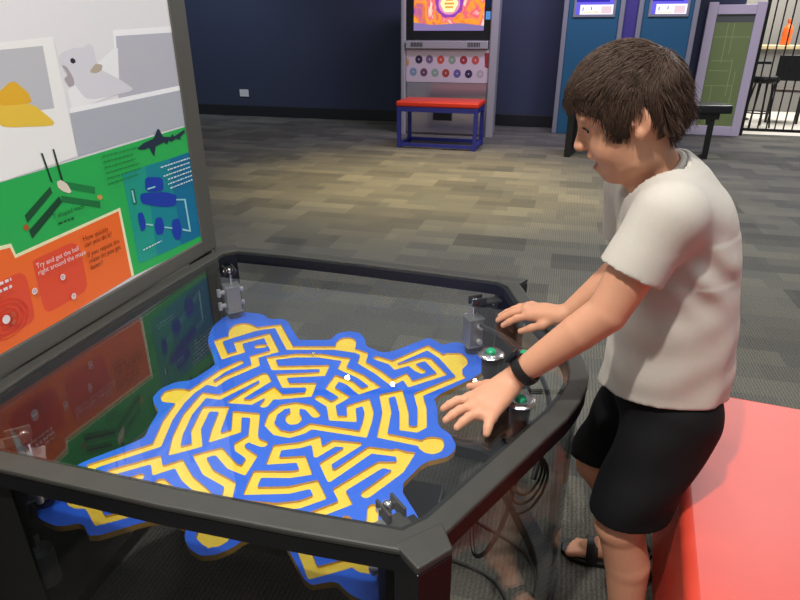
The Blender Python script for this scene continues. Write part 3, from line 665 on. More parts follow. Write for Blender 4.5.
# ---------------------------------------------------------------- sign board along the left side
sign = empty('sign_board', T2W(-1.03 - TU, 0, 0), TR, label='large upright sign with white mouse photo and green, orange and blue panels', cat='sign')
SY0, SY1, ST = -1.05, 0.520, 1.62
MB().span((-0.055, 0.446, 0.6225), (0.006, SY1, ST)).span((-0.055, 0.446, 0), (-0.012, SY1, 0.6225)).build('post', M['signframe'], sign, bevel=0.004)
MB().span((-0.055, SY0 - 0.076, 0), (0.006, SY0, ST)).build('post', M['signframe'], sign, bevel=0.004)
MB().span((-0.055, SY0, 0.6225), (0.006, 0.446, 0.668)).build('bottom_rail', M['signframe'], sign, bevel=0.004)
MB().span((-0.055, SY0, ST - 0.075), (0.006, 0.446, ST)).build('top_rail', M['signframe'], sign, bevel=0.004)
ART={
 'grey_back':[(220,1243),(450,1251),(449,1111),(191,1105)],
 'edge_back':[(213,1256),(450,1266),(450,1251),(220,1243),(206,1158),(199,1159)],
 'floor_lit':[(36,1138),(208,1218),(220,1217),(198,1118),(36,1095)],
 'mouse':[(33,1210),(74,1220),(110,1221),(124,1228),(138,1224),(139,1197),(144,1175),(209,1148),(259,1119),(87,1111),(61,1145),(39,1174),(29,1191)],
 'mouse_ear':[(110,1170),(136,1187),(158,1183),(151,1171),(130,1166)],
 'mouse_eye':[(61,1198),(68,1201),(75,1198),(76,1192),(68,1189),(61,1192)],
 'mouse_foot':[(33,1189),(48,1184),(60,1160),(58,1146),(42,1144),(32,1161),(46,1168)],
 'edge_mid':[(28,1101),(450,1117),(452,1105),(28,1091)],
 'grey_mid':[(28,1091),(450,1105),(456,1012),(24,1000)],
 'edge_left':[(-145,1231),(26,1243),(24,1000),(-170,989),(-224,990)],
 'grey_left':[(-149,1219),(-6,1226),(-12,1106),(-186,1106)],
 'cheese':[(-148,1142),(-99,1168),(-68,1141),(-66,1121),(-131,1123),(-152,1129)],
 'cheese_front':[(-152,1129),(-131,1123),(-66,1121),(-20,1080),(-26,1072),(-143,1084),(-162,1098)],
 'green':[(-229,987),(-164,988),(482,1008),(481,659),(120,676),(119,853),(-196,842),(-199,865),(-266,872)],
 'cream_line':[(-265,878),(-198,869),(-194,845),(124,857),(127,677),(117,677),(116,850),(-198,838),(-203,862),(-268,869)],
 'orange':[(-268,869),(-203,862),(-198,838),(116,850),(117,677),(-290,662),(-335,663)],
 'square_a':[(-162,817),(-155,820),(-60,823),(-44,820),(-28,805),(-31,715),(-45,701),(-151,697),(-164,708)],
 'square_b':[(-289,804),(-199,808),(-184,795),(-189,706),(-204,695),(-324,696)],
 'teal':[(153,934),(245,935),(229,694),(163,697),(153,706)],
 'teal_mid':[(245,935),(350,934),(344,688),(229,694)],
 'teal_blue':[(350,934),(464,936),(474,690),(467,683),(344,688)],
 'bar1':[(-151,913),(-71,954),(-70,940),(-149,897)],
 'bar2':[(-150,881),(-54,929),(-49,915),(-148,863)],
 'bar3':[(-36,958),(55,924),(51,909),(-33,941)],
 'bar4':[(-49,929),(62,888),(58,873),(-49,915)],
 'bar5':[(-75,1024),(-70,1023),(-62,961),(-67,963)],
 'bar6':[(-43,1027),(-38,1026),(-33,957),(-39,958)],
 'tmouse':[(-51,960),(-39,961),(-25,950),(-17,930),(-25,928),(-42,937),(-52,948)],
 'tfood':[(-160,895),(-151,895),(-148,887),(-155,882),(-162,887)],
 'tfood2':[(55,904),(68,903),(73,895),(65,891),(54,896)],
 'shark':[(224,983),(251,992),(296,997),(317,1018),(325,1017),(336,996),(369,990),(379,997),(385,989),(438,1000),(439,993),(412,982),(414,975),(392,982),(371,977),(359,982),(348,973),(339,981),(298,976),(287,953),(280,961),(272,978),(253,976),(235,979)],
 'blob1':[(234,909),(307,893),(302,856),(228,871)],
 'blob2':[(208,873),(306,853),(357,832),(347,803),(295,813),(208,844),(201,859)],
 'blob3':[(183,827),(202,824),(207,796),(199,777),(183,777),(180,804)],
 'blob4':[(250,795),(275,791),(280,764),(268,744),(242,750),(240,775)],
 'blob5':[(319,770),(350,767),(356,732),(341,704),(316,715),(309,743)],
 'blob6':[(172,892),(186,889),(186,852),(172,852)],
 'line0':[(351,822),(396,811),(395,807),(350,818)],
 'line1':[(387,811),(395,809),(398,713),(390,716)],
 'line2':[(358,733),(398,716),(397,711),(357,728)],
 'line3':[(205,793),(234,782),(233,778),(204,789)],
 'line4':[(279,763),(313,750),(312,746),(278,759)],
 'line5':[(173,888),(179,887),(180,855),(174,857)],
 'line6':[(236,879),(269,878),(268,874),(235,875)],
}

cdict = dict(white=(236, 234, 234), grey_back=(190, 190, 198), edge_back=(250, 250, 250), floor_lit=(246, 246, 246), mouse=(222, 221, 226), mouse_ear=(190, 176, 156), mouse_eye=(40, 40, 52), mouse_foot=(178, 168, 172),
  edge_mid=(252, 252, 252), grey_mid=(180, 184, 192), edge_left=(246, 245, 240), grey_left=(196, 197, 200), cheese=(234, 180, 46), cheese_front=(240, 200, 70), green=(40, 178, 84), cream_line=(240, 236, 190), orange=(246, 110, 40),
  square_a=(232, 78, 44), square_b=(232, 78, 44), teal=(24, 156, 136), teal_mid=(10, 136, 148), teal_blue=(0, 112, 152), bar1=(24, 82, 48), bar2=(22, 70, 44), bar3=(26, 128, 66), bar4=(24, 116, 60), bar5=(20, 60, 40), bar6=(20, 60, 40),
  tmouse=(228, 218, 196), tfood=(176, 92, 40), tfood2=(206, 160, 84), shark=(30, 44, 66), ink=(150, 214, 224), darkblob=(22, 60, 168), greentext=(26, 110, 58), greentext2=(30, 132, 66), darktext=(96, 30, 14), paletext=(236, 226, 224), ring=(206, 52, 30), bluetext=(214, 232, 236), rock=(205, 90, 60))
keys = list(cdict); smats = [pmat('print_' + k, cdict[k], 0.42, spec=0.4) for k in keys]; KI = {k: i for i, k in enumerate(keys)}
mb = MB(); lay = [0]
def art(pts, key, lift=None):
    lay[0] += 1; x = 0.0005 + 0.00006 * lay[0]
    if key.startswith('mouse') or key in ('cheese', 'cheese_front', 'darkblob', 'tmouse', 'square_a', 'square_b'):
        for _ in range(2 if key in ('mouse', 'mouse_ear', 'mouse_foot', 'tmouse', 'darkblob') else 1): pts = smooth_poly(pts)
    mb.mi = KI[key]; q = [(x, a / 1000.0, b / 1000.0) for a, b in pts]
    mb.poly(q)
mb.mi = KI['white']; mb.span((-0.02, SY0, 0.668), (0.0003, 0.446, ST - 0.075))
LEFT = SY0 * 1000
def ext(pts): return [((LEFT if a < -310 else a), b) for a, b in pts]
for k in ('grey_back', 'edge_back', 'floor_lit', 'mouse', 'mouse_ear', 'mouse_eye', 'mouse_foot', 'edge_mid', 'grey_mid', 'edge_left', 'grey_left', 'cheese', 'cheese_front', 'green', 'cream_line', 'orange', 'square_a', 'square_b', 'teal', 'teal_mid', 'teal_blue', 'bar3', 'bar4', 'bar1', 'bar2', 'bar5', 'bar6', 'tmouse', 'tfood', 'tfood2', 'shark'):
    art(ART[k], k)
for k in range(1, 6): art(ART['blob%d' % k], 'darkblob')
art(ART['blob6'], 'greentext')
for k in range(7): art(ART['line%d' % k], 'ink')
# continuing the print towards the near end, outside the picture
art([(LEFT, 690), (-318, 690), (-318, 840), (LEFT, 840)], 'orange'); art([(LEFT, 840), (-318, 840), (-318, 985), (LEFT, 985)], 'green')
def ringpoly(c, r0, r1, key, f=1.0):
    n = 26
    for k in range(n):
        a, b = 2 * math.pi * k / n, 2 * math.pi * (k + 1) / n
        mb.mi = KI[key]; x = 0.0045
        mb.poly([(x, (c[0] + r0 * math.cos(a)) / 1000, (c[1] + f * r0 * math.sin(a)) / 1000), (x, (c[0] + r1 * math.cos(a)) / 1000, (c[1] + f * r1 * math.sin(a)) / 1000), (x, (c[0] + r1 * math.cos(b)) / 1000, (c[1] + f * r1 * math.sin(b)) / 1000), (x, (c[0] + r0 * math.cos(b)) / 1000, (c[1] + f * r0 * math.sin(b)) / 1000)])
for r in (15, 27, 40, 52): ringpoly((-257, 730), r, r + 2.5, 'ring', 0.72)
ringpoly((-257, 730), 0.01, 9, 'paletext')
for c in ((-240, 733), (-243, 718)): ringpoly(c, 0.01, 6, 'rock')
for c in ((-177, 758), (-98, 759), (-81, 706)): ringpoly(c, 0.01, 7, 'paletext'); ringpoly(c, 2.0, 4.0, 'ring')
# unreadable small print: rows of short dashes
rng = random.Random(3)
def rows(y0, y1, z, n, dz, hgt, key, right=False):
    for i in range(n):
        end = y1 - rng.random() * 0.25 * (y1 - y0); a = y0; zz = z - i * dz
        if right: a = y0 + rng.random() * 0.3 * (y1 - y0); end = y1
        while a < end:
            w = rng.uniform(5, 14); b = min(a + w, end); x = 0.0046
            mb.mi = KI[key]; mb.poly([(x, a / 1000, (zz - hgt) / 1000), (x, b / 1000, (zz - hgt) / 1000), (x, b / 1000, zz / 1000), (x, a / 1000, zz / 1000)]); a = b + 3.5
rows(95, 235, 988, 6, 13, 3.2, 'greentext2')
rows(300, 440, 922, 6, 12.5, 3.6, 'bluetext', right=True)
rows(175, 262, 731, 1, 8, 3.4, 'bluetext')
rows(-75, -22, 876, 1, 8, 4.5, 'bar1')
rows(-318, -222, 806, 2, 14, 6, 'paletext', right=True)
def letters(body, y, z, size, key):
    vs, fs = text_mesh(body, size); mb.mi = KI[key]
    V = [mb.v((0.0047, y + q.x, z + q.y)) for q in vs]
    for f in fs: mb.face([V[i] for i in f])
letters('Try and get the ball', -0.158, 0.801, 0.0155, 'paletext'); letters('right around the maze', -0.158, 0.786, 0.0155, 'paletext')
for t, y, z in (('How quickly', -0.018, 0.815), ('can you do it?', -0.018, 0.800), ('If you repeat the', -0.016, 0.776), ('maze do you get', -0.015, 0.760), ('faster?', -0.015, 0.744)): letters(t, y, z, 0.0165, 'darktext')
letters('T shaped maze', -0.086, 0.887, 0.0155, 'bar1')
mb.build('printed_panel', smats, sign, fix=False)
# ---------------------------------------------------------------- red bench in the foreground
bq = empty('bench', (0.484, 0.735, 0), R_(-21), label='large salmon red padded bench in the near right corner behind the boy', cat='bench')
mb = MB(); mb.span((0, -0.62, 0.05), (1.2, 0.672, 0.40)); mb.build('cushion', M['vinylred'], bq, bevel=0.022, seg=5, smooth=True)
MB().span((0.05, -0.58, 0), (1.15, 0.62, 0.0495)).build('plinth', M['black'], bq)

# ---------------------------------------------------------------- the boy (signed distance field, surfaced once)
class SDF:
    def __init__(s, lo, hi, h):
        s.lo = np.array(lo, float); s.h = h
        s.n = np.ceil((np.array(hi) - s.lo) / h).astype(int) + 1
        s.d = np.full(tuple(s.n), 0.05, np.float32)
    def sub(s, lo, hi):
        a = np.clip(np.floor((np.array(lo) - s.lo) / s.h).astype(int), 0, s.n); b = np.clip(np.ceil((np.array(hi) - s.lo) / s.h).astype(int) + 1, 0, s.n)
        sl = tuple(slice(int(a[i]), int(b[i])) for i in range(3))
        ax = [s.lo[i] + s.h * np.arange(a[i], b[i]) for i in range(3)]
        return sl, np.meshgrid(*ax, indexing='ij')
    def smin(s, sl, d, k):
        a = s.d[sl]; d = np.minimum(d, 0.05)
        if k <= 0: s.d[sl] = np.minimum(a, d); return
        q = np.clip(0.5 + 0.5 * (d - a) / k, 0, 1); s.d[sl] = d * q + a * (1 - q) - 0 * a - k * q * (1 - q) if False else (d + (a - d) * (1 - q)) - k * q * (1 - q)
    def cap(s, p, q, r0, r1, k=0.01, flat=None):
        p = np.array(p, float); q = np.array(q, float); R = max(r0, r1) + 0.05
        sl, (X, Y, Z) = s.sub(np.minimum(p, q) - R, np.maximum(p, q) + R)
        v = q - p; L2 = v @ v + 1e-12
        t = np.clip(((X - p[0]) * v[0] + (Y - p[1]) * v[1] + (Z - p[2]) * v[2]) / L2, 0, 1)
        d = np.sqrt((X - p[0] - t * v[0]) ** 2 + (Y - p[1] - t * v[1]) ** 2 + (Z - p[2] - t * v[2]) ** 2) - (r0 + (r1 - r0) * t)
        s.smin2(sl, d, k)
    def smin2(s, sl, d, k):
        a = s.d[sl]; d = np.minimum(d, 0.05)
        if k <= 0: s.d[sl] = np.minimum(a, d); return
        q = np.clip(0.5 + 0.5 * (a - d) / k, 0, 1)
        s.d[sl] = a + (d - a) * q - k * q * (1 - q)
    def ell(s, c, r, Rm=None, k=0.01, neg=False):
        c = np.array(c, float); r = np.array(r, float); B = r.max() + 0.09
        sl, (X, Y, Z) = s.sub(c - B, c + B)
        P = np.stack([X - c[0], Y - c[1], Z - c[2]], -1)
        if Rm is not None: P = P @ Rm            # columns of Rm are the local axes
        k0 = np.sqrt(((P / r) ** 2).sum(-1)); k1 = np.sqrt(((P / r ** 2) ** 2).sum(-1)) + 1e-9
        d = k0 * (k0 - 1) / k1
        d = np.where(k0 < 1e-3, -r.min(), d)
        if neg:
            a = s.d[sl]; q = np.clip(0.5 - 0.5 * (a + d) / k, 0, 1); s.d[sl] = a + (-d - a) * q + k * q * (1 - q)
        else: s.smin2(sl, d, k)
    def all_xyz(s): return np.meshgrid(*[s.lo[i] + s.h * np.arange(s.n[i]) for i in range(3)], indexing='ij')
    def mesh(s):
        d = s.d; S = d < 0; n = d.shape
        cnt = np.zeros((n[0] - 1, n[1] - 1, n[2] - 1), np.int8)
        for i in (0, 1):
            for j in (0, 1):
                for k in (0, 1): cnt += S[i:n[0] - 1 + i, j:n[1] - 1 + j, k:n[2] - 1 + k]
        act = np.argwhere((cnt > 0) & (cnt < 8))
        idx = np.full(cnt.shape, -1, np.int32); idx[tuple(act.T)] = np.arange(len(act))
        acc = np.zeros((len(act), 3)); num = np.zeros(len(act))
        cor = [(i, j, k) for i in (0, 1) for j in (0, 1) for k in (0, 1)]
        val = {c: d[act[:, 0] + c[0], act[:, 1] + c[1], act[:, 2] + c[2]].astype(float) for c in cor}
        for c in cor:
            for ax in range(3):
                if c[ax] == 0:
                    e = list(c); e[ax] = 1; e = tuple(e); a, b = val[c], val[e]; m = (a < 0) != (b < 0)
                    t = np.where(m, a / np.where(m, a - b, 1), 0); p = np.tile(np.array(c, float), (len(act), 1)); p[:, ax] += t
                    acc += p * m[:, None]; num += m
        V = s.lo + s.h * (act + acc / num[:, None]); Q = []
        for ax in range(3):
            A = [slice(None)] * 3; B = [slice(None)] * 3; A[ax] = slice(0, -1); B[ax] = slice(1, None)
            o1, o2 = [(1, 2), (2, 0), (0, 1)][ax]
            e = np.argwhere(S[tuple(A)] != S[tuple(B)])
            e = e[(e[:, o1] > 0) & (e[:, o2] > 0) & (e[:, o1] < n[o1] - 1) & (e[:, o2] < n[o2] - 1)]
            ins = S[e[:, 0], e[:, 1], e[:, 2]]
            def g(a, b):
                q = e.copy(); q[:, o1] -= a; q[:, o2] -= b; return idx[q[:, 0], q[:, 1], q[:, 2]]
            q = np.stack([g(1, 1), g(0, 1), g(0, 0), g(1, 0)], 1); q[~ins] = q[~ins][:, ::-1]; Q.append(q)
        Q = np.concatenate(Q); Q = Q[(Q >= 0).all(1)]
        return V, Q
def relax(V, Q, it=2, lam=0.5):
    for _ in range(it):
        s = np.zeros_like(V); c = np.zeros(len(V))
        for a, b in ((0, 1), (1, 2), (2, 3), (3, 0)):
            np.add.at(s, Q[:, a], V[Q[:, b]]); np.add.at(s, Q[:, b], V[Q[:, a]]); np.add.at(c, Q[:, a], 1); np.add.at(c, Q[:, b], 1)
        V = V + lam * (s / np.maximum(c, 1)[:, None] - V)
    return V

FW = np.array([-0.955, 0.297, 0.0])             # where the boy faces
LF = np.array([-0.297, -0.955, 0.0])            # his left, towards the camera
UP = np.array([0, 0, 1.0])
HC = np.array([0.382, 1.03, 1.130])             # skull centre
pt = R_(22)
hf = FW * math.cos(pt) - UP * math.sin(pt); hu = UP * math.cos(pt) + FW * math.sin(pt); hl = LF
HM = np.stack([hf, hl, hu], 1); HS = 0.93        # HS: a child's head against the adult measures below
def HD(f, l, u): return HC + HS * (hf * f + hl * l + hu * u)
boyloc = (0.55, 1.05, 0.0)
boy = empty('person', boyloc, 0.0, label='boy in oatmeal t-shirt and black shorts leaning with both hands on the table', cat='person')
def W(V): return np.asarray(V) - np.array(boyloc)

B = SDF((0.04, 0.78, -0.004), (0.76, 1.36, 1.27), 0.0027)
# head
B.ell(HD(-0.001, 0, 0.018), HS * np.array((0.084, 0.071, 0.084)), HM, 0.01)
B.ell(HD(0.030, 0, -0.040), HS * np.array((0.052, 0.053, 0.066)), HM, 0.03)
B.ell(HD(0.042, 0, 0.030), HS * np.array((0.045, 0.055, 0.045)), HM, 0.02)          # forehead
B.ell(HD(0.054, 0, -0.094), HS * np.array((0.020, 0.022, 0.017)), HM, 0.025)        # chin
B.ell(HD(0.015, 0, -0.078), HS * np.array((0.045, 0.042, 0.022)), HM, 0.025)        # jaw
for sg_ in (-1, 1):
    B.ell(HD(0.052, sg_ * 0.032, -0.042), HS * np.array((0.024, 0.021, 0.026)), HM, 0.02)    # cheek
    B.ell(HD(0.076, sg_ * 0.030, 0.022), HS * np.array((0.010, 0.022, 0.008)), HM, 0.012)    # brow
B.ell(HD(0.0795, 0.031, 0.000), HS * np.array((0.011, 0.015, 0.009)), HM, 0.012, neg=True)
B.ell(HD(0.0795, -0.031, 0.000), HS * np.array((0.011, 0.015, 0.009)), HM, 0.012, neg=True)
B.cap(HD(0.082, 0, 0.008), HD(0.101, 0, -0.026), 0.0068, 0.0078, 0.009)       # nose
B.ell(HD(0.094, 0, -0.030), HS * np.array((0.011, 0.0125, 0.0075)), HM, 0.008)
for sg_ in (-1, 1):
    for (a_, b_, r_) in (((0.0745, 0.019, 0.004), (0.0785, 0.031, 0.0085), 0.0032), ((0.0785, 0.031, 0.0085), (0.0700, 0.044, 0.003), 0.0032), ((0.0735, 0.020, -0.005), (0.0750, 0.031, -0.0085), 0.0030), ((0.0750, 0.031, -0.0085), (0.0690, 0.043, -0.003), 0.0030)):
        B.cap(HD(a_[0], sg_ * a_[1], a_[2]), HD(b_[0], sg_ * b_[1], b_[2]), r_, r_, 0.005)
B.ell(HD(0.080, 0, -0.052), HS * np.array((0.012, 0.022, 0.009)), HM, 0.010)                 # upper lip
B.ell(HD(0.074, 0, -0.074), HS * np.array((0.012, 0.019, 0.008)), HM, 0.010)                 # lower lip
B.ell(HD(0.090, 0, -0.0625), HS * np.array((0.022, 0.030, 0.0080)), HM, 0.004, neg=True)     # open mouth
for sg_ in (-1, 1):                                                            # ears
    ec = HD(-0.010, sg_ * 0.073, -0.008)
    a = R_(22) * sg_; ea = hf * math.cos(a) * 1.0 - hl * math.sin(a); eb = np.cross(hu, ea); EM = np.stack([ea, eb, hu], 1)
    B.ell(ec, (0.0155, 0.0065, 0.026), EM, 0.006)
    B.ell(ec + hl * sg_ * 0.008 + hf * 0.003, (0.0085, 0.0055, 0.017), EM, 0.004, neg=True)
    B.ell(ec - hu * 0.021 + hf * 0.006, (0.008, 0.006, 0.009), EM, 0.006)
    B.ell(ec + hf * 0.012 + hl * sg_ * 0.001, (0.005, 0.006, 0.008), EM, 0.004)
# neck and trunk
B.cap((0.470, 1.05, 0.99), (0.398, 1.037, 1.085), 0.048, 0.045, 0.03)
def sect(f, z, lean=0.0): return np.array([f[0], f[1], z])
TM = np.stack([FW, LF, UP], 1)
for (x, y, z, rd, rw, rz) in ((0.540, 1.060, 0.56, 0.085, 0.120, 0.085), (0.535, 1.055, 0.66, 0.082, 0.108, 0.09), (0.518, 1.05, 0.78, 0.085, 0.112, 0.10), (0.497, 1.045, 0.90, 0.085, 0.115, 0.09), (0.475, 1.04, 0.975, 0.066, 0.112, 0.045)):
    B.ell((x, y, z), (rd, rw, rz), TM, 0.04)
SL, EL, WL = np.array((0.422, 0.922, 0.986)), np.array((0.347, 0.912, 0.820)), np.array((0.211, 0.957, 0.668))
SR, ER, WRr = np.array((0.452, 1.155, 0.980)), np.array((0.490, 1.205, 0.800)), np.array((0.376, 1.206, 0.685))
def arm(S, E, Wp):
    B.cap(S, E, 0.045, 0.034, 0.012)
    m = E + (Wp - E) * 0.28
    B.cap(E, m, 0.034, 0.0325, 0.002); B.cap(m, Wp, 0.0325, 0.0215, 0.002)
arm(SL, EL, WL); arm(SR, ER, WRr)
def chain(pts, rs, k=0.004):
    for i in range(len(pts) - 1): B.cap(pts[i], pts[i + 1], rs[i], rs[i + 1], k)
GT = 0.6185                                       # top of the clear sheet
def hand(wrist, knuckles, tips, thumb, palm_r=0.0135):
    wrist = np.array(wrist)
    for kx in knuckles[:4]:
        kx = np.array(kx); w = wrist + (kx - np.mean(knuckles, 0)) * 0.35
        B.cap(w, kx, 0.0165, 0.0105, 0.012)
    for i in range(3): B.cap(knuckles[i], knuckles[i + 1], 0.0105, 0.0100, 0.008)
    c = np.array(wrist) * 0.5 + np.mean(knuckles, 0) * 0.5
    B.ell(c, (0.026, 0.026, 0.012), None, 0.015)
    for kx, tp in zip(knuckles, tips):
        kx = np.array(kx); tp = np.array(tp); mid = kx * 0.52 + tp * 0.48 + np.array((0, 0, 0.0055)); m2 = kx * 0.24 + tp * 0.76 + np.array((0, 0, 0.0035))
        chain([kx, mid, m2, tp], [0.0094, 0.0086, 0.0079, 0.0067], 0.0035)
    chain(thumb, [0.0135, 0.0098, 0.0085, 0.0068], 0.006)
hand(WL + np.array((-0.014, -0.006, -0.014)), [(0.127, 0.930, 0.6385), (0.130, 0.905, 0.6395), (0.140, 0.884, 0.639), (0.158, 0.872, 0.637)],
     [(0.079, 0.917, GT + 0.0068), (0.081, 0.882, GT + 0.0068), (0.099, 0.861, GT + 0.0068), (0.148, 0.843, GT + 0.0068)],
     [(0.190, 0.960, 0.650), (0.166, 0.975, 0.639), (0.150, 0.986, 0.630), (0.134, 0.992, GT + 0.007)])
hand(WRr + np.array((-0.018, 0.004, -0.010)), [(0.296, 1.236, 0.661), (0.293, 1.260, 0.663), (0.301, 1.281, 0.661), (0.313, 1.297, 0.657)],
     [(0.241, 1.256, GT + 0.0075), (0.233, 1.284, GT + 0.0075), (0.242, 1.308, GT + 0.0075), (0.261, 1.326, GT + 0.0075)],
     [(0.349, 1.207, 0.672), (0.319, 1.203, 0.653), (0.297, 1.214, 0.640), (0.276, 1.226, GT + 0.0075)])
# legs and feet
HL_, KL, AL = np.array((0.530, 0.975, 0.56)), np.array((0.441, 0.918, 0.348)), np.array((0.482, 0.885, 0.075))
HR_, KR, AR = np.array((0.550, 1.125, 0.56)), np.array((0.468, 1.145, 0.315)), np.array((0.578, 1.135, 0.075))
def leg(Hp, K, A, toe):
    B.cap(Hp, K, 0.074, 0.048, 0.03); B.cap(K, K + np.array((-0.006, 0, 0.0)), 0.045, 0.042, 0.004)
    m = K + (A - K) * 0.35 + np.array((0.012, 0.002, 0)); B.cap(K, m, 0.044, 0.044, 0.004); B.cap(m, A, 0.044, 0.029, 0.004)
    heel = A + np.array((0.020, 0, -0.047)); B.cap(A, heel, 0.028, 0.024, 0.02)
    ball_ = A + FW * 0.095 + np.array((0, 0, -0.050)); B.cap(A + FW * 0.02, ball_, 0.028, 0.018, 0.02); B.cap(heel, ball_, 0.022, 0.018, 0.02)
    for i, (s_, l_) in enumerate(((0.022, 0.045), (0.010, 0.044), (-0.002, 0.040), (-0.013, 0.034), (-0.023, 0.027))):
        o = LF * s_ * toe; B.cap(ball_ + o * 0.8, ball_ + o * 1.15 + FW * l_ + np.array((0, 0, -0.004)), 0.011 - i * 0.001, 0.0090 - i * 0.0009, 0.006)
leg(HL_, KL, AL, -1); leg(HR_, KR, AR, 1)
V, Q = B.mesh(); V = relax(V, Q, 1, 0.4)
cen = V[Q].mean(1); loc = (cen - HC) @ HM / HS
li = ((((loc - np.array((0.084, 0, -0.0535))) / np.array((0.012, 0.019, 0.0055))) ** 2).sum(1) < 1) | ((((loc - np.array((0.078, 0, -0.0725))) / np.array((0.012, 0.017, 0.0060))) ** 2).sum(1) < 1)
mo = (((loc - np.array((0.078, 0, -0.0628))) / np.array((0.016, 0.024, 0.0065))) ** 2).sum(1) < 1
body = raw_mesh('body', W(V), Q, [M['skin'], M['lips'], M['mouth']], boy)
mi = np.zeros(len(Q), np.int32); mi[li] = 1; mi[mo] = 2; body.data.polygons.foreach_set('material_index', mi)
# eyes, lashes and brows
M['eyewhite'] = pmat('eye_white', (232, 226, 220), 0.2); M['iris'] = pmat('brown_iris', (58, 36, 24), 0.15); M['pupil'] = pmat('pupil', (8, 6, 6), 0.1)
for sg_ in (-1, 1):
    e = MB(); ec = HD(0.0668, sg_ * 0.031, 0.000); e.ball(W(ec), 0.0100, 20)
    gz = hf * 0.93 - hu * 0.34 + hl * sg_ * 0.08; gz = gz / np.linalg.norm(gz)
    e.mi = 1; e.tube([W(ec + gz * 0.0085), W(ec + gz * 0.0108)], [0.0052, 0.0044], 16)
    e.mi = 2; e.tube([W(ec + gz * 0.0104), W(ec + gz * 0.0111)], [0.0024, 0.0020], 12)
    e.build('eye', [M['eyewhite'], M['iris'], M['pupil']], boy, smooth=True)
    b = MB(); b.tube([W(HD(0.0855, sg_ * 0.012, 0.0195)), W(HD(0.0855, sg_ * 0.026, 0.0245)), W(HD(0.078, sg_ * 0.041, 0.022)), W(HD(0.066, sg_ * 0.050, 0.015))], [0.0022, 0.0030, 0.0028, 0.0014], 8); b.build('eyebrow', M['hair'], boy, smooth=True)
    b = MB(); b.tube([W(HD(0.0812, sg_ * 0.020, 0.0015)), W(HD(0.0828, sg_ * 0.030, 0.0055)), W(HD(0.0795, sg_ * 0.040, 0.0035)), W(HD(0.074, sg_ * 0.046, -0.001))], [0.0008, 0.0016, 0.0016, 0.0008], 6); b.build('eyelashes', M['hair'], boy, smooth=True)
# ---------------------------------------------------------------- hair
HB = [(0.11, 0.044), (0.085, 0.040), (0.072, 0.030), (0.055, 0.016), (0.042, -0.004), (0.032, -0.030), (0.012, -0.034), (0.006, 0.004), (-0.012, 0.022), (-0.026, 0.008), (-0.034, -0.030), (-0.045, -0.058), (-0.075, -0.066), (-0.12, -0.062)]
hx = np.array([p[0] for p in HB])[::-1]; hy = np.array([p[1] for p in HB])[::-1]
CE, CRD = np.array((0.004, 0, 0.018)), np.array((0.088, 0.071, 0.084))
G = SDF(HC - 0.15, HC + 0.15, 0.0026)
X, Y, Z = G.all_xyz(); P = (np.stack([X, Y, Z], -1) - HC) @ HM / HS
Pl = P - CE; k0 = np.sqrt(((Pl / CRD) ** 2).sum(-1)) + 1e-9; k1 = np.sqrt(((Pl / CRD ** 2) ** 2).sum(-1)) + 1e-9
de = k0 * (k0 - 1) / k1
lowr = np.clip((-P[..., 2]) / 0.06, 0, 1)
th = 0.010 + 0.007 * np.clip(P[..., 2] / 0.09, 0, 1) - 0.005 * lowr
de = de - th
# back of the head falls straight down to the nape
ne = np.sqrt(((P[..., 0] + 0.036) / 0.040) ** 2 + (P[..., 1] / 0.058) ** 2) - 1; ne = np.maximum(ne * 0.05, np.abs(P[..., 2] + 0.01) - 0.045)
de = np.minimum(de, ne)
hl_ = (np.interp(P[..., 0], hx, hy) - P[..., 2]) * 0.8
k = 0.008; q = np.clip(0.5 - 0.5 * (de - hl_) / k, 0, 1); G.d = (de + (hl_ - de) * q + k * q * (1 - q)).astype(np.float32)
n3 = 0.0016 * np.sin(P[..., 0] * 210 + 60 * P[..., 1]) * np.sin(P[..., 1] * 190 + P[..., 2] * 120); G.d += n3.astype(np.float32)
Vh, Qh = G.mesh(); Vh = relax(Vh, Qh, 2)
hair = raw_mesh('hair', W(Vh), Qh, M['hair'], boy)
# strands
rs = np.random.RandomState(5)
def down(p, d):            # tangential flow: from the crown outwards, forward on top
    n = (p - CE) / CRD ** 2; n = n / np.linalg.norm(n)
    crown = np.array((-0.060, 0.0, 0.085)); t = p - crown
    w = np.clip((p[2] - 0.02) / 0.06, 0, 1)
    v = t / (np.linalg.norm(t) + 1e-6) + np.array((0.7 * w, 0, -0.9 * (1 - w))) + d
    if p[0] < -0.045 and p[2] < 0.03: v = np.array((-0.10, 0.05 * np.sign(p[1]), -1.0)) + 0.6 * d
    else: v = v - n * (v @ n)
    return v / (np.linalg.norm(v) + 1e-9), n
sv = []; sf = []
def strand(pts, r):
    b0 = len(sv); m = len(pts)
    for i, p in enumerate(pts):
        t = pts[min(i + 1, m - 1)] - pts[max(i - 1, 0)]; t = t / (np.linalg.norm(t) + 1e-9)
        x = np.cross(t, (0.3, 0.2, 0.93)); x /= np.linalg.norm(x) + 1e-9; y = np.cross(t, x); rr = r * (1 - 0.85 * i / (m - 1))
        for a in (0, 2.094, 4.189): sv.append(p + (x * math.cos(a) + y * math.sin(a)) * rr)
    for i in range(m - 1):
        for a in range(3):
            q = b0 + i * 3; c = (a + 1) % 3; sf.append((q + a, q + c, q + 3 + c, q + 3 + a))
cnt = 0
clump = rs.normal(0, 1, (400, 3)); cp = None
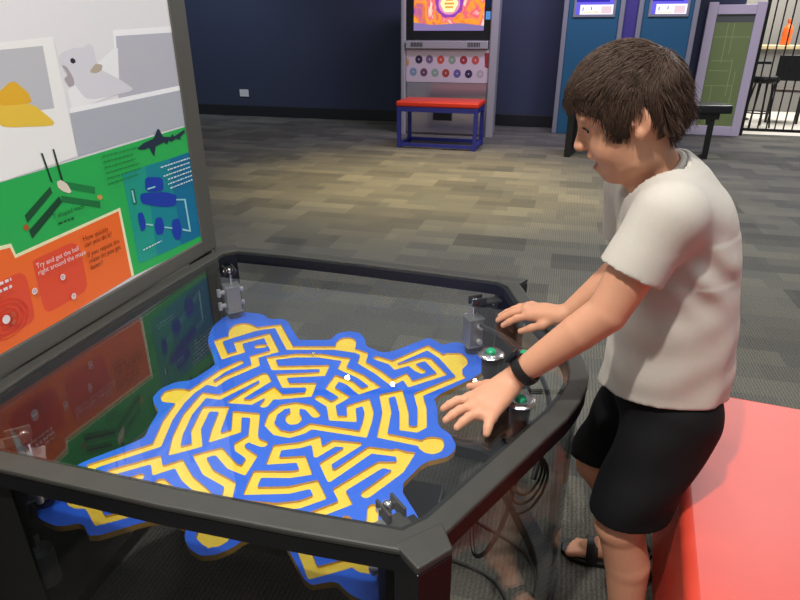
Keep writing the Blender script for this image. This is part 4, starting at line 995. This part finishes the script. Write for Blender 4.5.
while cnt < 7000:
    v = rs.normal(0, 1, 3); v /= np.linalg.norm(v)
    lowk = np.clip(-(v[2] * 0.084 + 0.018) / 0.06, 0, 1)
    thk = 0.0095 + 0.007 * np.clip(v[2], 0, 1) - 0.005 * lowk
    p = CE + v * (CRD + thk)
    if p[2] < np.interp(p[0], hx, hy) + 0.004: continue
    cl = clump[int((math.floor(v[0] * 7) * 53 + math.floor(v[1] * 7) * 17 + math.floor(v[2] * 7) * 7) % 400)] * 0.22
    L = rs.uniform(0.028, 0.045); 
    if p[2] < 0.0 and p[0] > -0.04: L *= 0.55
    if p[0] > 0.045 and p[2] < 0.075: L *= 0.30 + 0.5 * max(p[2] - 0.04, 0) / 0.035
    if p[2] < -0.02 and p[0] < -0.04: L *= 0.7
    if p[2] > 0.07: L *= 1.1
    pts = [p - 0.003 * v]; cur = p.copy(); lift = rs.uniform(0.08, 0.34) * (1.0 if p[2] > 0.03 else 0.25)
    dj = cl + rs.normal(0, 0.16, 3)
    for i in range(6):
        t, n = down(cur, dj); cur = cur + (t + n * lift * (1 - i / 5.0)) * L / 6
        k0_ = math.sqrt((((cur - CE) / (CRD + thk)) ** 2).sum())
        if k0_ < 1.0: cur = CE + (cur - CE) / k0_
        pts.append(cur.copy())
    strand([HC + HS * (HM @ q) for q in pts], rs.uniform(0.0007, 0.0013)); cnt += 1
raw_mesh('hair_strands', W(np.array(sv)), sf, M['hair'], hair)

# ---------------------------------------------------------------- clothes
def smin_np(a, b, k): q = np.clip(0.5 + 0.5 * (a - b) / k, 0, 1); return a + (b - a) * q - k * q * (1 - q)
C = SDF((0.28, 0.82, 0.52), (0.76, 1.30, 1.09), 0.0035)
T = []
for (x, y, z, rd, rw, rz) in ((0.538, 1.055, 0.62, 0.110, 0.148, 0.12), (0.536, 1.05, 0.70, 0.105, 0.141, 0.14), (0.522, 1.048, 0.80, 0.100, 0.132, 0.15), (0.502, 1.045, 0.90, 0.097, 0.128, 0.11), (0.484, 1.04, 0.965, 0.080, 0.128, 0.058)):
    C.ell((x, y, z), (rd, rw, rz), TM, 0.05)
C.ell((0.538, 1.055, 0.56), (0.116, 0.154, 0.10), TM, 0.04)
C.cap((0.478, 1.045, 0.99), (0.438, 1.04, 1.035), 0.056, 0.053, 0.03)
for S in (SL, SR): C.cap((0.468, 1.045, 1.000), S + (0.008, 0, 0.000), 0.044, 0.047, 0.05)
C2 = SDF((0.28, 0.82, 0.52), (0.76, 1.30, 1.09), 0.0035)
for S, E in ((SL, EL), (SR, ER)): C2.cap(S, S + (E - S) * 0.75, 0.051, 0.056, 0.0)
Xc, Yc, Zc = C.all_xyz()
# creases
fa = (Xc - 0.5) * FW[0] + (Yc - 1.05) * FW[1]; la = (Xc - 0.5) * LF[0] + (Yc - 1.05) * LF[1]
wr = 0.0015 * np.sin(70 * (Zc + 0.45 * fa) + 9 * la) * np.clip((0.95 - Zc) / 0.3, 0, 1) + 0.0026 * np.sin(46 * fa + 60 * la + 14 * Zc) * np.clip((0.80 - Zc) / 0.2, 0, 1)
wr += 0.003 * np.sin(95 * (Zc - 0.9 * fa)) * np.exp(-((fa + 0.045) ** 2 + (Zc - 0.88) ** 2) / 0.004)
D0 = C.d + wr
inner_ = D0 + 0.006
# hem, sleeve ends and neckline cuts
hem = 0.587 + 0.038 * np.clip(la / 0.14, -1, 1) - 0.08 * fa - Zc
cut = hem.copy()
D1 = np.maximum(D0, np.maximum(hem, 0 * hem - 1))
SLV = C2.d.copy(); SIN = SLV + 0.006
for S, E in ((SL, EL), (SR, ER)):
    ax = (E - S) / np.linalg.norm(E - S); c0 = S + (E - S) * 0.585; mine = (Yc < 1.04) == (S[1] < 1.04)
    s_ = (Xc - c0[0]) * ax[0] + (Yc - c0[1]) * ax[1] + (Zc - c0[2]) * ax[2]
    SLV = np.where(mine, np.maximum(np.maximum(SLV, s_), np.where(s_ > -0.03, -SIN, -1)), SLV)
nc = np.array((0.440, 1.04, 1.030)); na = np.array((-0.62, -0.02, 0.78)); na /= np.linalg.norm(na)
sn = (Xc - nc[0]) * na[0] + (Yc - nc[1]) * na[1] + (Zc - nc[2]) * na[2]
rn = np.sqrt(np.maximum((Xc - nc[0]) ** 2 + (Yc - nc[1]) ** 2 + (Zc - nc[2]) ** 2 - sn ** 2, 0))
D1 = np.maximum(D1, np.where(Zc > 0.95, np.minimum(sn, 0.068 - rn), -1))
D1 = np.maximum(D1, -np.where((Zc < 0.62) | (Zc > 1.0), inner_, 1))
q = np.clip(0.5 + 0.5 * (D1 - SLV) / 0.02, 0, 1); D1 = D1 + (SLV - D1) * q - 0.02 * q * (1 - q)
C.d = D1.astype(np.float32); Vc, Qc = C.mesh(); Vc = relax(Vc, Qc, 2)
shirt = raw_mesh('t_shirt', W(Vc), Qc, M['shirt'], boy)
# hem and sleeve stitching
b1 = np.cross(na, (0, 1, 0)); b1 /= np.linalg.norm(b1); b2 = np.cross(na, b1)
MB().tube([W(nc - na * 0.002 + b1 * 0.051 * math.cos(t) + b2 * 0.051 * math.sin(t)) for t in [2 * math.pi * k / 32 for k in range(33)]], 0.0062, 8, caps=False).build('collar', M['shirt'], shirt, smooth=True)

S_ = SDF((0.34, 0.82, 0.26), (0.72, 1.30, 0.70), 0.0035)
S_.ell((0.545, 1.058, 0.585), (0.099, 0.138, 0.10), TM, 0.03)
for Hp, K in ((HL_, KL), (HR_, KR)):
    d = K - Hp; S_.cap(Hp + np.array((0.004, 0, 0.01)), Hp + d * 1.08, 0.086, 0.069, 0.03)
Xs, Ys, Zs = S_.all_xyz(); fs_ = (Xs - 0.5) * FW[0] + (Ys - 1.05) * FW[1]; ls_ = (Xs - 0.5) * LF[0] + (Ys - 1.05) * LF[1]
D0 = S_.d + 0.003 * np.sin(60 * (Zs + 0.5 * fs_) + 20 * ls_) * np.clip((0.6 - Zs) / 0.15, 0, 1)
D1 = np.maximum(D0, 0.357 + 0.024 * np.clip(ls_ / 0.1, -1, 1) - Zs); D1 = np.maximum(D1, Zs - 0.645)
D1 = np.maximum(D1, -np.where(Zs < 0.42, D0 + 0.006, 1))
S_.d = D1.astype(np.float32); Vs, Qs = S_.mesh(); Vs = relax(Vs, Qs, 2)
raw_mesh('shorts', W(Vs), Qs, M['shorts'], boy)
# wrist band
ax = (WL - EL) / np.linalg.norm(WL - EL); c0 = WL - ax * 0.026
a1 = np.cross(ax, UP); a1 /= np.linalg.norm(a1); a2 = np.cross(a1, ax)
wb = MB(); n = 28; rows_ = []
for (s_, r) in ((-0.0095, 0.0275), (-0.009, 0.0305), (0.0, 0.0312), (0.009, 0.0295), (0.0095, 0.0262)):
    rows_.append([wb.v(W(c0 + ax * s_ + (a1 * math.cos(t) + a2 * math.sin(t)) * r)) for t in [2 * math.pi * k / n for k in range(n)]])
for i in range(len(rows_)):
    for k in range(n): wb.face([rows_[i][k], rows_[i][(k + 1) % n], rows_[(i + 1) % len(rows_)][(k + 1) % n], rows_[(i + 1) % len(rows_)][k]])
band = wb.build('wrist_band', M['rubber'], boy, smooth=True)
mt = Matrix((a1, ax, a2)).transposed()
MB().box(W(c0 + a2 * 0.0325), (0.020, 0.030, 0.008), mat=mt).build('tracker_face', pmat('dark_glass', (10, 12, 26), 0.12), band, bevel=0.003)
# sandals
for A in (AL, AR):
    sd_ = empty('sandal', W(A * np.array((1, 1, 0)))); sd_.parent = boy; ang = math.atan2(FW[1], FW[0]); sd_.rotation_euler.z = ang
    outl = [(-0.052, -0.024), (-0.030, -0.030), (0.03, -0.030), (0.09, -0.038), (0.135, -0.034), (0.160, -0.012), (0.160, 0.012), (0.135, 0.034), (0.09, 0.038), (0.03, 0.030), (-0.030, 0.030), (-0.052, 0.024), (-0.062, 0)]
    MB().prism(outl, 0.0005, 0.016).build('sole', M['rubber'], sd_, bevel=0.004)
    for x, hw, hz in ((0.085, 0.037, 0.048), (0.028, 0.035, 0.070)):
        mb = MB(); ring_ = []
        for k in range(13):
            t = math.pi * k / 12; 
            for dx in (-0.014, 0.014):
                ring_.append(((x + dx, math.cos(t) * hw, 0.012 + math.sin(t) * hz), (x + dx, math.cos(t) * (hw - 0.004), 0.012 + math.sin(t) * (hz - 0.004))))
        vs = [(mb.v(a), mb.v(b)) for a, b in ring_]
        for k in range(12):
            a, b, c, d = vs[2 * k], vs[2 * k + 1], vs[2 * k + 3], vs[2 * k + 2]
            mb.face([a[0], b[0], c[0], d[0]]); mb.face([a[1], d[1], c[1], b[1]]); mb.face([a[0], d[0], d[1], a[1]]); mb.face([b[0], b[1], c[1], c[0]])
        mb.build('strap', M['rubber'], sd_, smooth=True)
    mb = MB(); mb.tube([(0.0, 0.032, 0.02), (-0.045, 0.026, 0.052), (-0.058, 0, 0.056), (-0.045, -0.026, 0.052), (0.0, -0.032, 0.02)], 0.006, 8); mb.build('strap', M['rubber'], sd_, smooth=True)

# ---------------------------------------------------------------- light and camera
w = bpy.data.worlds.new('World'); SC.world = w; w.use_nodes = True
w.node_tree.nodes['Background'].inputs['Color'].default_value = (0.92, 0.95, 1.0, 1); w.node_tree.nodes['Background'].inputs['Strength'].default_value = 0.25
def spot(name, loc, to, energy, color, angle, radius=0.05, blend=0.6):
    l = bpy.data.lights.new(name, 'SPOT'); l.energy = energy; l.color = color; l.spot_size = R_(angle); l.spot_blend = blend; l.shadow_soft_size = radius
    o = bpy.data.objects.new(name, l); COL.objects.link(o); o.location = loc
    o.rotation_euler = (Vector(to) - Vector(loc)).to_track_quat('-Z', 'Y').to_euler(); return o
def area(name, loc, to, energy, color, sx, sy):
    l = bpy.data.lights.new(name, 'AREA'); l.energy = energy; l.color = color; l.shape = 'RECTANGLE'; l.size = sx; l.size_y = sy
    o = bpy.data.objects.new(name, l); COL.objects.link(o); o.location = loc
    o.rotation_euler = (Vector(to) - Vector(loc)).to_track_quat('-Z', 'Y').to_euler(); return o
spot('key_spotlight', (-0.55, -0.10, 3.2), (0.1, 1.3, 0.6), 255, (1.0, 0.94, 0.86), 95, 0.05)
track = MB().span((-2.6, -0.02, 3.60), (2.6, 0.02, 3.64)).build('spotlight_track', M['black']); track.location = (0.1, 5.66, 0); tag(track, kind='structure')  # unseen bar that carries the track lamps; no ceiling is built
lens_mat = emat('lamp_lens', (255, 240, 215), 40.0)
for i, (x, y, wh) in enumerate(((-0.58, 5.69, 'leftmost'), (-0.08, 5.55, 'middle'), (0.82, 5.61, 'rightmost'))):
    tl_ = empty('track_lamp', (x - 0.1, 0, 3.60)); tl_.parent = track
    dy = y - 5.66; c = Vector((0, dy, -0.15)); ax_ = Vector((0, -0.6, -0.8))
    MB().tube([(0, 0, -0.0005), (0, dy * 0.4, -0.06), c - ax_ * 0.06], 0.010, 8).build('stem', M['black'], tl_)
    MB().tube([c - ax_ * 0.12, c - ax_ * 0.001], 0.045, 18).build('lamp_head', M['black'], tl_)
    MB().tube([c, c + ax_ * 0.003], 0.027, 18).build('lens', lens_mat, tl_)
for i, (x, y) in enumerate(((-0.58, 5.45), (-0.08, 5.3), (0.82, 5.35))):
    spot('track_spotlight', (x, y, 3.38), (x * 0.8 + 0.35, y + 0.2, 0), 300, (1.0, 0.77, 0.33), 68, 0.06, 0.9)
area('right_floor_fill', (3.2, 4.0, 3.6), (3.0, 4.0, 0), 70, (0.95, 0.97, 1.0), 1.2, 1.2)  # added soft fill over the right-hand floor, not a real fixture
area('cafe_daylight', (6.5, 10.0, 3.8), (6.2, 10.0, 0), 330, (1.0, 0.97, 0.92), 2.5, 2.5)
area('sign_fill', (0.6, 0.4, 3.3), (-0.95, 0.95, 1.1), 26, (0.95, 0.97, 1.0), 0.8, 0.8)  # added fill that brightens the sign face
area('boy_face_fill', (-0.75, 1.7, 3.0), (0.37, 1.05, 1.05), 16, (1.0, 0.96, 0.92), 0.5, 0.5)  # invented fill aimed at the boy's face
spot('wall_wash', (-3.2, 8.6, 3.4), (-3.0, 10.4, 1.4), 110, (0.6, 0.8, 1.0), 90, 0.1, 1.0)

spot('floor_fill', (0.6, 2.7, 3.6), (0.5, 3.1, 0), 130, (1.0, 0.95, 0.88), 85, 0.08, 0.9)  # extra lamp added to lift the carpet behind the table
area('lilac_fill', (1.8, 6.6, 3.7), (2.2, 8.4, 0.8), 90, (0.80, 0.70, 1.0), 2.4, 0.3)  # added lilac light on cabinet and kiosks; no neon tube there
cam = bpy.data.cameras.new('camera'); cam.sensor_width = 36.0; cam.lens = 36.0 * 600 / 800; cam.clip_start = 0.02
co = bpy.data.objects.new('camera', cam); COL.objects.link(co); co.location = (0, 0, 1.25); co.rotation_euler = (R_(90 - 24), 0, 0)
SC.camera = co
SC.view_settings.view_transform = 'Standard'; SC.view_settings.look = 'None'; SC.view_settings.gamma = 1.0; SC.view_settings.exposure = 0.1; SC.view_settings.use_curve_mapping = False
